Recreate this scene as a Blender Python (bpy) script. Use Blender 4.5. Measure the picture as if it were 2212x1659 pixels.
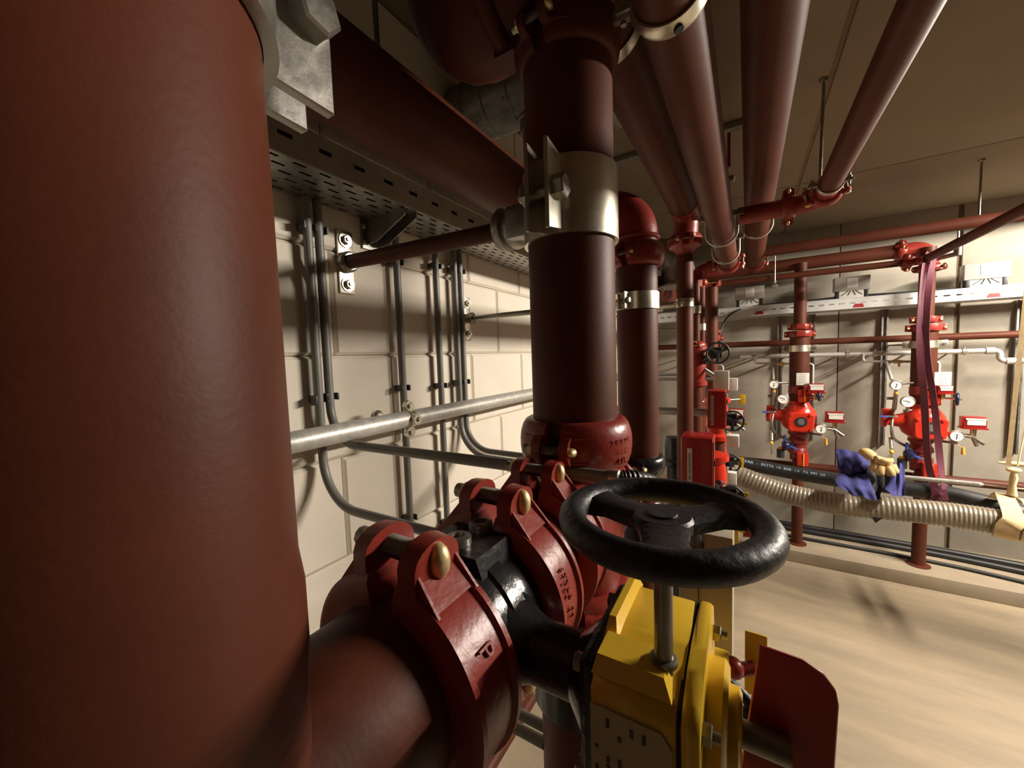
import bpy, bmesh, math, random
from mathutils import Vector, Matrix
random.seed(7)
for o in list(bpy.data.objects): bpy.data.objects.remove(o, do_unlink=True)
S = bpy.context.scene
COL = S.collection

# ---------------------------------------------------------------- camera
yaw, pitch, roll = math.radians(31.5), math.atan(57/831), math.atan(0.0337)
f0 = Vector((-math.sin(yaw), math.cos(yaw), 0)); r0 = Vector((math.cos(yaw), math.sin(yaw), 0)); u0 = Vector((0, 0, 1))
fw = f0*math.cos(pitch)-u0*math.sin(pitch); up = u0*math.cos(pitch)+f0*math.sin(pitch)
rt = r0*math.cos(roll)-up*math.sin(roll); up = up*math.cos(roll)+r0*math.sin(roll)
cd = bpy.data.cameras.new('camera'); cam = bpy.data.objects.new('camera', cd); COL.objects.link(cam)
cam.matrix_world = Matrix(((rt.x, up.x, -fw.x, 0), (rt.y, up.y, -fw.y, 0), (rt.z, up.z, -fw.z, 0), (0, 0, 0, 1)))
cd.sensor_fit = 'HORIZONTAL'; cd.sensor_width = 36; cd.lens = 36*831/2212; cd.clip_start = 0.01; cd.clip_end = 50
S.camera = cam
# ---------------------------------------------------------------- world, light, exposure
w = bpy.data.worlds.new('world'); S.world = w; w.use_nodes = True
w.node_tree.nodes['Background'].inputs[0].default_value = (0.9, 0.85, 0.8, 1)
w.node_tree.nodes['Background'].inputs[1].default_value = 0.0
LAMP = [((2.15, 2.66, 0.79), 1.4, 185.0, (-0.76, -0.001, -0.65)),     # batten lamps, upward light cut by added reflector wings; this one tilted to the risers
        ((3.1, 2.2, 0.80), 1.2, 8.0, (-0.15, 0.05, -1)),  # added fill lamp for the floor and back wall
        ((3.6, -3.2, 0.80), 1.2, 1.0, (0, 0.001, -1))]  # weak fill lamp added at the rear
LM = []
for loc, ln, en, nd in LAMP:
    n = Vector(nd).normalized(); hx = Vector((n.x, n.y, 0)).normalized(); ly = Vector((0, 0, 1)).cross(hx); lx = ly.cross(-n)
    ld = bpy.data.lights.new('batten_light', 'AREA'); ld.shape = 'RECTANGLE'; ld.size, ld.size_y = 0.05, ln
    ld.energy = en; ld.color = (1.0, 0.905, 0.78)
    lo = bpy.data.objects.new('batten_light', ld); COL.objects.link(lo)
    lo.matrix_world = Matrix(((lx.x, ly.x, -n.x, loc[0]), (lx.y, ly.y, -n.y, loc[1]), (lx.z, ly.z, -n.z, loc[2]), (0, 0, 0, 1)))
    LM.append(Matrix(((hx.x, ly.x, 0, loc[0]), (hx.y, ly.y, 0, loc[1]), (0, 0, 1, loc[2]), (0, 0, 0, 1))))
S.view_settings.view_transform = 'Standard'; S.view_settings.look = 'None'
S.view_settings.gamma = 1; S.view_settings.use_curve_mapping = False; S.view_settings.exposure = 0.0

# ---------------------------------------------------------------- materials
def mat(name, col, rough=0.5, metal=0.0, var=0.0, scale=8.0, bump=0.0, bscale=60.0, col2=None, spec=0.5, trans=0.0, coat=0.0, stretch=None, alpha=1.0):
    m = bpy.data.materials.new(name); m.use_nodes = True; nt = m.node_tree; N = nt.nodes; L = nt.links
    b = N['Principled BSDF']; b.inputs['Roughness'].default_value = rough; b.inputs['Metallic'].default_value = metal
    b.inputs['Specular IOR Level'].default_value = spec; b.inputs['Coat Weight'].default_value = coat
    b.inputs['Transmission Weight'].default_value = trans; b.inputs['Alpha'].default_value = alpha
    b.inputs['Base Color'].default_value = (*col, 1)
    if var or col2 or bump:
        tc = N.new('ShaderNodeTexCoord'); mp = N.new('ShaderNodeMapping'); L.new(tc.outputs['Object'], mp.inputs[0])
        if stretch: mp.inputs['Scale'].default_value = stretch
    if var or col2:
        n = N.new('ShaderNodeTexNoise'); n.inputs['Scale'].default_value = scale; n.inputs['Detail'].default_value = 6; n.inputs['Roughness'].default_value = 0.62
        L.new(mp.outputs[0], n.inputs['Vector'])
        r = N.new('ShaderNodeValToRGB'); c2 = col2 or tuple(c*(1-var) for c in col); c1 = col if col2 else tuple(min(1, c*(1+var)) for c in col)
        r.color_ramp.elements[0].position = 0.32; r.color_ramp.elements[1].position = 0.68
        r.color_ramp.elements[0].color = (*c2, 1); r.color_ramp.elements[1].color = (*c1, 1)
        L.new(n.outputs['Fac'], r.inputs[0]); L.new(r.outputs[0], b.inputs['Base Color'])
        if metal:
            mr = N.new('ShaderNodeMapRange'); mr.inputs[3].default_value = rough*0.75; mr.inputs[4].default_value = min(1, rough*1.35)
            L.new(n.outputs['Fac'], mr.inputs[0]); L.new(mr.outputs[0], b.inputs['Roughness'])
    if bump:
        n2 = N.new('ShaderNodeTexNoise'); n2.inputs['Scale'].default_value = bscale; n2.inputs['Detail'].default_value = 4
        L.new(mp.outputs[0], n2.inputs['Vector'])
        bp = N.new('ShaderNodeBump'); bp.inputs['Strength'].default_value = bump; bp.inputs['Distance'].default_value = 0.004
        L.new(n2.outputs['Fac'], bp.inputs['Height']); L.new(bp.outputs[0], b.inputs['Normal'])
    return m
M = {}
M['copperdark'] = mat('dark_cable', (0.02, 0.019, 0.018), 0.6, var=0.2)
M['primer'] = mat('red_oxide_primer', (0.088, 0.0235, 0.0120), 0.50, var=0.20, scale=5, bump=0.05, bscale=220, spec=0.18)
M['red'] = mat('red_enamel', (0.235, 0.027, 0.018), 0.34, var=0.10, scale=14, bump=0.12, bscale=110, spec=0.4)
M['bright'] = mat('bright_red_enamel', (0.52, 0.030, 0.014), 0.24, var=0.08, scale=10, bump=0.05, bscale=90)
M['cab'] = mat('cabinet_red', (0.26, 0.010, 0.007), 0.28, var=0.05, scale=6)
M['flagred'] = mat('flag_red', (0.30, 0.016, 0.014), 0.42, var=0.05)
M['black'] = mat('black_enamel', (0.012, 0.012, 0.013), 0.22, var=0.3, scale=20, bump=0.18, bscale=90)
M['wheel'] = mat('black_paint', (0.018, 0.018, 0.022), 0.46, col2=(0.008, 0.008, 0.010), scale=30, bump=0.20, bscale=160)
M['rubber'] = mat('black_rubber', (0.018, 0.018, 0.018), 0.45, var=0.25, scale=15)
M['yellow'] = mat('yellow_enamel', (0.74, 0.47, 0.035), 0.26, var=0.10, scale=12, bump=0.08, bscale=60)
M['yflag'] = mat('yellow_flag', (0.80, 0.50, 0.02), 0.4, var=0.05)
M['galv'] = mat('galvanised_steel', (0.42, 0.40, 0.36), 0.38, metal=0.9, col2=(0.27, 0.26, 0.24), scale=45, bump=0.10, bscale=80)
M['zinc'] = mat('zinc_plated_steel', (0.66, 0.62, 0.52), 0.30, metal=0.9, var=0.12, scale=20)
M['tube'] = mat('galvanised_tube', (0.60, 0.58, 0.53), 0.42, metal=0.35, col2=(0.43, 0.42, 0.38), scale=60, bump=0.10, bscale=120)
M['brass'] = mat('yellow_zinc', (0.72, 0.57, 0.30), 0.46, metal=0.7, var=0.25, scale=60, bump=0.15, bscale=150)
M['steel'] = mat('bare_steel', (0.30, 0.28, 0.24), 0.35, metal=0.9, var=0.2, scale=25)
M['conduit'] = mat('grey_plastic_conduit', (0.185, 0.178, 0.160), 0.42, var=0.08, scale=10)
M['clip'] = mat('dark_plastic_clip', (0.045, 0.043, 0.04), 0.5, var=0.1)
M['block'] = mat('painted_block', (0.72, 0.655, 0.55), 0.72, var=0.05, scale=5, bump=0.10, bscale=70)
M['mortar'] = mat('painted_joint', (0.52, 0.46, 0.38), 0.85, var=0.08, scale=12)
M['concrete'] = mat('wall_concrete', (0.40, 0.365, 0.30), 0.85, col2=(0.28, 0.25, 0.20), scale=2.6, bump=0.15, bscale=35)
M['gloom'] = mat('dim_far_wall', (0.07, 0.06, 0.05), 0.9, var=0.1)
M['traygalv'] = mat('tray_steel', (0.46, 0.42, 0.35), 0.42, metal=0.35, var=0.14, scale=30)
M['joint'] = mat('joint_filler', (0.20, 0.155, 0.10), 0.9, var=0.15)
M['ceil'] = mat('ceiling_concrete', (0.27, 0.215, 0.14), 0.88, col2=(0.22, 0.178, 0.118), scale=1.8, bump=0.10, bscale=30)
M['floor'] = mat('floor_concrete', (0.37, 0.29, 0.19), 0.60, col2=(0.25, 0.205, 0.145), scale=3.0, bump=0.14, bscale=30, stretch=(0.55, 2.4, 1))
M['kerb'] = mat('kerb_concrete', (0.38, 0.305, 0.21), 0.8, col2=(0.29, 0.24, 0.175), scale=4, bump=0.15, bscale=40)
M['white'] = mat('white_plastic', (0.72, 0.70, 0.64), 0.4, var=0.03)
M['beige'] = mat('beige_plastic', (0.46, 0.41, 0.32), 0.45, var=0.04)
M['boxgrey'] = mat('pale_grey_plastic', (0.42, 0.39, 0.36), 0.35, var=0.08, scale=20)
M['dial'] = mat('dial_white', (0.80, 0.79, 0.74), 0.45, var=0.02)
M['ink'] = mat('dark_ink', (0.02, 0.018, 0.016), 0.5, var=0.1)
M['sign'] = mat('label_grey', (0.50, 0.44, 0.37), 0.5, var=0.05)
M['plate'] = mat('name_plate', (0.42, 0.36, 0.20), 0.4, var=0.08, scale=30)
M['blue'] = mat('blue_workwear', (0.026, 0.028, 0.135), 0.85, var=0.18, scale=14, bump=0.3, bscale=160)
M['bluep'] = mat('blue_plastic', (0.05, 0.11, 0.42), 0.4, var=0.05)
M['navy'] = mat('navy_enamel', (0.012, 0.014, 0.05), 0.2, var=0.1)
M['orange'] = mat('orange_plastic', (0.80, 0.33, 0.04), 0.4, var=0.05)
M['tan'] = mat('tan_leather', (0.55, 0.38, 0.17), 0.85, var=0.22, scale=30, bump=0.4, bscale=120)
M['strap'] = mat('beige_webbing', (0.66, 0.50, 0.27), 0.85, var=0.14, scale=40, bump=0.25, bscale=250)
M['purple'] = mat('purple_webbing', (0.15, 0.032, 0.055), 0.7, var=0.15, scale=40, bump=0.2, bscale=250)
M['ptape'] = mat('hose_print_blue', (0.30, 0.42, 0.50), 0.5, var=0.06)
M['clear'] = mat('clear_ribbed_plastic', (0.36, 0.31, 0.23), 0.13, var=0.30, scale=5, trans=0.5)
M['rail'] = mat('white_steel_tray', (0.66, 0.66, 0.64), 0.36, metal=0.35, var=0.06, scale=10)
M['dark'] = mat('dark_void', (0.01, 0.01, 0.01), 0.8, var=0.1)
M['lampw'] = mat('lamp_housing_white', (0.75, 0.74, 0.70), 0.5, var=0.03)

# ---------------------------------------------------------------- mesh builder
class MB:
    def __init__(s, mtx=None): s.b = bmesh.new(); s.m = mtx
    def _v(s, p):
        p = Vector(p); return s.b.verts.new(s.m @ p if s.m else p)
    def box(s, c, d, bev=0.0, rot=None):
        vs = []
        R = rot or Matrix.Identity(3)
        for i in (-1, 1):
            for j in (-1, 1):
                for k in (-1, 1):
                    vs.append(s._v(Vector(c)+R @ Vector((i*d[0]/2, j*d[1]/2, k*d[2]/2))))
        fs = []
        for q in ((0, 1, 3, 2), (4, 6, 7, 5), (0, 4, 5, 1), (2, 3, 7, 6), (0, 2, 6, 4), (1, 5, 7, 3)): fs.append(s.b.faces.new([vs[i] for i in q]))
        if bev:
            es = list({e for f in fs for e in f.edges})
            bmesh.ops.bevel(s.b, geom=es, offset=bev, segments=2, affect='EDGES', profile=0.6)
        return s
    def ring(s, pts): return [s._v(p) for p in pts]
    def loft(s, rings, closed=True, cap=(True, True), loop=False):
        R = [s.ring(r) for r in rings]; n = len(R[0])
        rng = range(len(R)) if loop else range(len(R)-1)
        for i in rng:
            a, b = R[i], R[(i+1) % len(R)]
            for j in range(n if closed else n-1):
                k = (j+1) % n
                try: s.b.faces.new((a[j], a[k], b[k], b[j]))
                except ValueError: pass
        if not loop and closed:
            if cap[0]: s.b.faces.new(R[0][::-1])
            if cap[1]: s.b.faces.new(R[-1])
        return s
    def tube(s, pts, r, seg=14, cap=True, loop=False, sx=1.0, sy=1.0, up=None):
        pts = [Vector(p) for p in pts]; n = len(pts)
        rs = r if isinstance(r, (list, tuple)) else [r]*n
        rings = []; prev = None
        for i, p in enumerate(pts):
            if loop: t = pts[(i+1) % n]-pts[i-1]
            else: t = (pts[min(i+1, n-1)]-pts[max(i-1, 0)])
            t.normalize()
            if prev is None:
                a = Vector(up) if up else (Vector((0, 0, 1)) if abs(t.z) < 0.9 else Vector((0, 1, 0)))
            else: a = prev
            u = a-t*a.dot(t); u.normalize(); v = t.cross(u); prev = u
            rings.append([p+(u*math.cos(2*math.pi*k/seg)*sx+v*math.sin(2*math.pi*k/seg)*sy)*rs[i] for k in range(seg)])
        return s.loft(rings, cap=(cap, cap), loop=loop)
    def cyl(s, p0, p1, r, r1=None, seg=24): return s.tube([p0, p1], [r, r if r1 is None else r1], seg)
    def lathe(s, prof, o=(0, 0, 0), ax=(0, 0, 1), seg=32, a0=None, a1=None, ref=None, solid=False):
        # prof (radius, t); solid: profile is a closed loop (ring section)
        ax = Vector(ax).normalized(); o = Vector(o)
        a = Vector(ref) if ref else (Vector((0, 0, 1)) if abs(ax.z) < 0.9 else Vector((1, 0, 0)))
        u = (a-ax*a.dot(ax)).normalized(); v = ax.cross(u)
        if a0 is None:
            A = [2*math.pi*k/seg for k in range(seg)]; full = True
        else:
            A = [a0+(a1-a0)*k/(seg) for k in range(seg+1)]; full = False
        secs = [[o+(u*math.cos(t)+v*math.sin(t))*rr+ax*z for rr, z in prof] for t in A]
        R = [s.ring(q) for q in secs]; n = len(prof)
        for i in range(len(R) if full else len(R)-1):
            c, d = R[i], R[(i+1) % len(R)]
            for j in range(n if solid else n-1):
                k = (j+1) % n
                try: s.b.faces.new((c[j], c[k], d[k], d[j]))
                except ValueError: pass
        if not full and solid:
            s.b.faces.new(R[0][::-1]); s.b.faces.new(R[-1])
        if full and not solid:
            for idx in (0, n-1):
                if prof[idx][0] > 1e-6:
                    try: s.b.faces.new([q[idx] for q in R])
                    except ValueError: pass
        if not solid: bmesh.ops.remove_doubles(s.b, verts=[x for q in R for x in q if x.is_valid], dist=1e-6)
        return s
    def prism(s, poly, o, u, v, n, bev=0.0):
        o, u, v, n = map(Vector, (o, u, v, n))
        a = [s._v(o+u*x+v*y) for x, y in poly]; b = [s._v(o+u*x+v*y+n) for x, y in poly]
        fs = [s.b.faces.new(a[::-1]), s.b.faces.new(b)]
        for i in range(len(a)):
            k = (i+1) % len(a); fs.append(s.b.faces.new((a[i], a[k], b[k], b[i])))
        if bev:
            es = list({e for f in fs for e in f.edges}); bmesh.ops.bevel(s.b, geom=es, offset=bev, segments=1, affect='EDGES')
        return s
    def hull(s, pts):
        vs = [s._v(p) for p in pts]
        r = bmesh.ops.convex_hull(s.b, input=vs)
        bad = [e for e in r['geom_unused'] if isinstance(e, bmesh.types.BMVert)]+[e for e in r['geom_interior'] if isinstance(e, bmesh.types.BMVert)]
        if bad: bmesh.ops.delete(s.b, geom=list(set(bad)), context='VERTS')
        return s
    def ball(s, c, r, sc=(1, 1, 1), seg=20):
        n = seg//2; c = Vector(c); rings = []
        for i in range(1, n):
            t = math.pi*i/n
            rings.append([c+Vector((math.sin(t)*math.cos(2*math.pi*k/seg)*sc[0], math.sin(t)*math.sin(2*math.pi*k/seg)*sc[1], -math.cos(t)*sc[2]))*r for k in range(seg)])
        return s.loft(rings)
    def torus(s, c, ax, R, r, seg=40, ms=12, sq=1.0):
        ax = Vector(ax).normalized(); a = Vector((0, 0, 1)) if abs(ax.z) < 0.9 else Vector((1, 0, 0))
        u = (a-ax*a.dot(ax)).normalized(); v = ax.cross(u); c = Vector(c)
        return s.loft([[c+(u*math.cos(t)+v*math.sin(t))*(R+r*math.cos(q))+ax*r*sq*math.sin(q) for q in [2*math.pi*k/ms for k in range(ms)]] for t in [2*math.pi*k/seg for k in range(seg)]], loop=True)
    def hexa(s, c, ax, r, h, ph=0.0):
        ax = Vector(ax).normalized(); a = Vector((0, 0, 1)) if abs(ax.z) < 0.9 else Vector((1, 0, 0))
        u = (a-ax*a.dot(ax)).normalized(); v = ax.cross(u); c = Vector(c)
        R = [[c+(u*math.cos(ph+math.pi*k/3)+v*math.sin(ph+math.pi*k/3))*rr+ax*z for k in range(6)] for rr, z in ((r, 0), (r, h*0.86), (r*0.88, h))]
        return s.loft(R)
def V(*a): return Vector(a)
def fil(pts, rad, n=8):
    pts = [Vector(p) for p in pts]; out = [pts[0]]
    rr = rad if isinstance(rad, (list, tuple)) else [rad]*(len(pts)-2)
    for i in range(1, len(pts)-1):
        a, b, c = pts[i-1], pts[i], pts[i+1]; d0 = (a-b).normalized(); d1 = (c-b).normalized()
        ang = d0.angle(d1); r = rr[i-1]
        if ang > 3.1 or r <= 0: out.append(b); continue
        L = r/math.tan(ang/2); cen = b+(d0+d1).normalized()*(r/math.sin(ang/2)); s0 = b+d0*L-cen; s1 = b+d1*L-cen
        tot = s0.angle(s1); k = s0.cross(s1).normalized()
        for j in range(n+1): out.append(cen+Matrix.Rotation(tot*j/n, 3, k) @ s0)
    out.append(pts[-1]); return out
def spline(pts, n=10):
    pts = [Vector(p) for p in pts]; P = [2*pts[0]-pts[1]]+pts+[2*pts[-1]-pts[-2]]; out = []
    for i in range(1, len(P)-2):
        for j in range(n):
            t = j/n; a, b, c, d = P[i-1], P[i], P[i+1], P[i+2]
            out.append(0.5*((2*b)+(c-a)*t+(2*a-5*b+4*c-d)*t*t+(3*b-a-3*c+d)*t**3))
    out.append(pts[-1]); return out
# ---------------------------------------------------------------- objects
ROOT = {}
def origin(o): return ROOT.get(o.name, Vector((0, 0, 0)))
def emit(name, mb, m, parent=None, loc=None, ang=38):
    b = mb.b; bmesh.ops.recalc_face_normals(b, faces=b.faces)
    o0 = origin(parent) if parent else Vector(loc or (0, 0, 0))
    bmesh.ops.translate(b, verts=b.verts, vec=-o0)
    me = bpy.data.meshes.new(name); b.to_mesh(me); b.free()
    me.materials.append(M[m] if isinstance(m, str) else m)
    me.polygons.foreach_set('use_smooth', [True]*len(me.polygons)); me.set_sharp_from_angle(angle=math.radians(ang))
    o = bpy.data.objects.new(name, me); COL.objects.link(o)
    if parent: o.parent = parent; ROOT[o.name] = o0
    else: o.location = o0; ROOT[o.name] = o0
    return o
def part(name, mb, m, parent, label=None, ang=38, stuff=False):
    o = emit(name, mb, m, parent, ang=ang)
    if label: o['label'] = label
    if stuff: o['kind'] = 'stuff'
    return o
def thing(name, label, cat, loc, group=None):
    o = bpy.data.objects.new(name, None); COL.objects.link(o); o.location = loc; o.empty_display_size = 0.05
    ROOT[o.name] = Vector(loc); o['label'] = label; o['category'] = cat
    if group: o['group'] = group
    return o
def single(name, mb, m, label, cat, loc, group=None, ang=38):
    o = emit(name, mb, m, loc=loc, ang=ang); o['label'] = label; o['category'] = cat
    if group: o['group'] = group
    return o
def struct(name, mb, m, parent=None, loc=(0, 0, 0)):
    o = emit(name, mb, m, parent, loc=loc); 
    if not parent: o['kind'] = 'structure'
    return o
def lettering(name, txt, size, mtx, m, parent, depth=0.0006, width=None, label=None):
    cu = bpy.data.curves.new('txt', 'FONT'); cu.body = txt; cu.size = size; cu.extrude = depth; cu.align_x = 'CENTER'; cu.align_y = 'CENTER'; cu.resolution_u = 2
    t = bpy.data.objects.new('txt', cu); COL.objects.link(t); bpy.context.view_layer.update()
    me = bpy.data.meshes.new_from_object(t.evaluated_get(bpy.context.evaluated_depsgraph_get()))
    bpy.data.objects.remove(t, do_unlink=True)
    if width:
        xs = [v.co.x for v in me.vertices]; k = width/(max(xs)-min(xs))
        me.transform(Matrix.Diagonal((k, 1, 1, 1)))
    o0 = origin(parent); me.transform(Matrix.Translation(-o0) @ mtx); me.name = name
    me.materials.clear(); me.materials.append(M[m])
    o = bpy.data.objects.new(name, me); COL.objects.link(o); o.parent = parent; ROOT[o.name] = o0
    if label: o['label'] = label
    return o
def frame(o, x, y):
    x = Vector(x).normalized(); y = Vector(y).normalized(); z = x.cross(y)
    return Matrix(((x.x, y.x, z.x, o[0]), (x.y, y.y, z.y, o[1]), (x.z, y.z, z.z, o[2]), (0, 0, 0, 1)))
def pipe(label, pts, r, m='primer', seg=32, rad=None, name='steel_pipe', cat='pipe', group=None, loc=None):
    if rad: pts = fil(pts, rad, 10)
    return single(name, MB().tube(pts, r, seg), m, label, cat, loc or pts[0], group)
# grooved coupling: two housing halves with bolt ears at +-pad, bolts across
def coupling(label, c, ax, pad, r, R, w, rb, kind='flat', m='red', seg=20, ear=1.0, group=None, simple=False, cast=None, root=None):
    ax = Vector(ax).normalized(); p = Vector(pad).normalized()
    if p.cross(ax).dot(Vector((1, -0.3, 0.1))) < 0: ax = -ax                      # bolt heads face the room
    s = p.cross(ax)   # local x=s, y=p, z=ax
    if root is None: t = thing('pipe_coupling', label, 'coupling', c, group)
    else: t = root
    mt = Matrix(((s.x, p.x, ax.x, c[0]), (s.y, p.y, ax.y, c[1]), (s.z, p.z, ax.z, c[2]), (0, 0, 0, 1)))
    h = w/2
    if kind == 'flat':
        prof = [(r*0.97, -h), (r+(R-r)*.72, -h), (R, -h+h*.12), (R, -h+h*.30), (R-(R-r)*.16, -h+h*.36), (R-(R-r)*.16, h-h*.36), (R, h-h*.30), (R, h-h*.12), (r+(R-r)*.72, h), (r*0.97, h)]
    else:
        prof = [(r*0.97, -h)]+[(r+(R-r)*(0.30+0.70*math.cos(q)), h*math.sin(q)) for q in [math.radians(a) for a in (-88, -68, -48, -28, -10, 10, 28, 48, 68, 88)]]+[(r*0.97, h)]
    e = 0.0145*ear; th = 0.014*ear; x0 = 0.015*ear
    g = x0/R*0.9
    for sg in (1, -1):
        mb = MB(mt)
        a0, a1 = (g, math.pi-g) if sg > 0 else (math.pi+g, 2*math.pi-g)
        # lathe ref = p (angle 0), direction toward ax x p ; choose u=y(local)
        mb.lathe(prof, (0, 0, 0), (0, 0, 1), seg, a0, a1, ref=(0, 1, 0), solid=True)
        # in lathe v = z x y = -x ; so angle>0 is -x
        sx = -1 if sg > 0 else 1
        for py in (1, -1):
            ew = min(h*0.92, e*1.5)
            arc = [(py*(rb+e*math.cos(q)), ew*math.sin(q)) for q in [math.radians(a) for a in range(-90, 91, 22)]]
            base = [(py*(r*0.99), ew*1.0), (py*(r*0.99), -ew*1.0)]
            pts = [(sx*x0, y, z) for y, z in arc+base]+[(sx*(x0+th), py*(rb+(e*0.94)*math.cos(q)), ew*0.94*math.sin(q)) for q in [math.radians(a) for a in range(-90, 91, 22)]]
            pts += [(sx*(x0+th), py*(r*0.99), ew), (sx*(x0+th), py*(r*0.99), -ew)]
            mb.hull(pts)
            if not simple:
                # solid shoulder running from the ear down onto the ring, edged by two thin webs
                q = []
                for zz in (-ew*0.93, ew*0.93):
                    q += [(sx*(x0+th*0.7), py*(rb-e*0.25), zz*0.8), (sx*(x0+th*0.7), py*R*0.9, zz), (sx*R*0.56, py*R*0.815, zz), (sx*R*0.45, py*R*0.80, zz)]
                mb.hull(q)
                for zz in (-ew*0.86, ew*0.86):
                    q = []
                    for dz in (-e*0.07, e*0.07):
                        q += [(sx*(x0+th*0.8), py*(rb+e*0.05), zz*0.92+dz), (sx*(x0+th*0.8), py*R*0.9, zz+dz), (sx*R*0.60, py*R*0.805, zz+dz), (sx*R*0.45, py*R*0.80, zz+dz)]
                    mb.hull(q)
        part('housing_half', mb, m, t)
    for py in (1, -1):
        if simple and py < 0: continue
        mb = MB(mt); y = py*rb
        mb.cyl((-(x0+th)-e*1.2, y, 0), (x0+th, y, 0), e*0.50, seg=10)
        if not simple:
            k = 16
            for i in range(k):   # thread rings
                x = -(x0)+2*x0*i/(k-1); mb.torus((x, y, 0), (1, 0, 0), e*0.50, e*0.06, 10, 4)
        bo = part('bolt', mb, 'steel' if not simple else 'brass', t)
        mb = MB(mt); mb.lathe([(0, 0.0), (e*0.74, 0), (e*0.74, e*0.08), (e*0.66, e*0.30), (e*0.46, e*0.46), (e*0.2, e*0.54), (0.0, e*0.56)], (x0+th, y, 0), (1, 0, 0), 16)
        mb.b.verts.ensure_lookup_table()
        inv = mt.inverted()
        for v in mb.b.verts:
            l = inv @ v.co; l.z *= 0.66; l.y = y+(l.y-y)*1.12; v.co = mt @ l
        part('bolt_head', mb, 'brass', bo, 'brass-coloured oval bolt head')
        mb = MB(mt); mb.hexa((-(x0+th), y, 0), (-1, 0, 0), e*0.72, e*0.62)
        part('nut', mb, 'brass', bo)
    if cast:
        txt, size, ang, dz, rr = cast
        for i, line in enumerate(txt):
            for j, chx in enumerate(line):
                if chx == ' ': continue
                q = ang+(j-len(line)/2)*size*0.8/rr
                nrm = s*math.sin(q)+p*math.cos(q); tx = s*math.cos(q)-p*math.sin(q)
                if ax.cross(nrm).dot(tx) < 0: upv = -ax
                else: upv = ax
                xv = upv.cross(nrm)
                pos = Vector(c)+nrm*rr+ax*(dz-(i-(len(txt)-1)/2)*size*1.15*(1 if upv == ax else -1))
                lettering('cast_letter', chx, size, frame(pos, xv, upv), m, t, depth=0.0010)
    return t
def hexbolt(mb, c, ax, r, h): return mb.hexa(c, ax, r, h)
# ================================================================ SETTING
FZ, CZ, WX, BY, RX, RY = -1.6, 0.96, -0.84, 4.0, 6.5, -5.0
mb = MB(); mb.box(((WX+RX)/2, (RY+BY)/2, FZ-0.05), (RX-WX+0.4, BY-RY+0.4, 0.1)); struct('floor', mb, 'floor')
ce = struct('ceiling', MB().box(((WX+RX)/2, (RY+BY)/2, CZ+0.0555), (RX-WX+0.4, BY-RY+0.4, 0.1)), 'joint')
xs = [WX-0.1, 0.25, 2.6, RX+0.1]; ys = [RY-0.1, -0.2, 2.9, BY+0.1]
for i in range(3):
    for j in range(3):
        part('concrete_panel', MB().box(((xs[i]+xs[i+1])/2, (ys[j]+ys[j+1])/2, CZ+0.004), (xs[i+1]-xs[i]-0.018, ys[j+1]-ys[j]-0.008, 0.008), 0.002), 'ceil', ce)
wl = struct('wall_left', MB().box((WX-0.077, (RY+BY)/2, (FZ+CZ)/2), (0.13, BY-RY+0.3, CZ-FZ)), 'mortar')
L, H, J0, Y0 = 0.354, 0.249, 0.019, 1.278
def block_mesh(l, h):
    mb = MB(); c = 0.0075; g = 0.0012
    a = [(-0.02, -l/2+g, -h/2+g), (-0.02, l/2-g, -h/2+g), (-0.02, l/2-g, h/2-g), (-0.02, -l/2+g, h/2-g)]
    b = [(-0.0075, y, z) for _, y, z in a]; d = [(0, y-math.copysign(c, y), z-math.copysign(c, z)) for _, y, z in a]
    mb.loft([a, b, d]); return mb
cache = {}
k = 0
z = J0+H*math.floor((FZ-J0)/H)
while z < CZ:
    z0, z1 = max(z, FZ), min(z+H, CZ)
    off = Y0 if round((z-J0)/H) % 2 == 0 else Y0-L/2
    y = off-L*math.ceil((off+0.30)/L)
    while y < BY:
        y0, y1 = y, min(y+L, BY)
        if y1-y0 > 0.04 and z1-z0 > 0.03:
            key = (round(y1-y0, 3), round(z1-z0, 3))
            if key not in cache:
                o = emit('block', block_mesh(*key), 'block', loc=(0, 0, 0), ang=20); cache[key] = o.data; bpy.data.objects.remove(o)
            o = bpy.data.objects.new('block', cache[key]); COL.objects.link(o); o.parent = wl; o.location = (WX, (y0+y1)/2, (z0+z1)/2)
        y += L
    z += H
wb = struct('wall_back', MB().box(((WX+RX)/2, BY+0.09, (FZ+CZ)/2), (RX-WX+0.4, 0.14, CZ-FZ)), 'joint')
px_ = [WX-0.1, 0.62, 1.268, 2.3, RX+0.1]
for i in range(4):
    gp = (0.003, 0.003, 0.014, 0.014, 0.003)
    x0, x1 = px_[i]+gp[i], px_[i+1]-gp[i+1]
    part('concrete_panel', MB().box(((x0+x1)/2, BY+0.012, (FZ+CZ)/2), (x1-x0, 0.024, CZ-FZ), 0.003), 'concrete', wb)
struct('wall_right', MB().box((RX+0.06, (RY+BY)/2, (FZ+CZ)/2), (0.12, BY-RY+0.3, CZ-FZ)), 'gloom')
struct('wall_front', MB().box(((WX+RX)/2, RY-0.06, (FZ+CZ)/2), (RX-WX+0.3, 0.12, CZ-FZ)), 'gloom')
struct('trim_1', MB().box(((WX+RX)/2, (3.45+BY)/2, -1.555), (RX-WX, BY-3.45, 0.09), 0.006), 'kerb')
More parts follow.
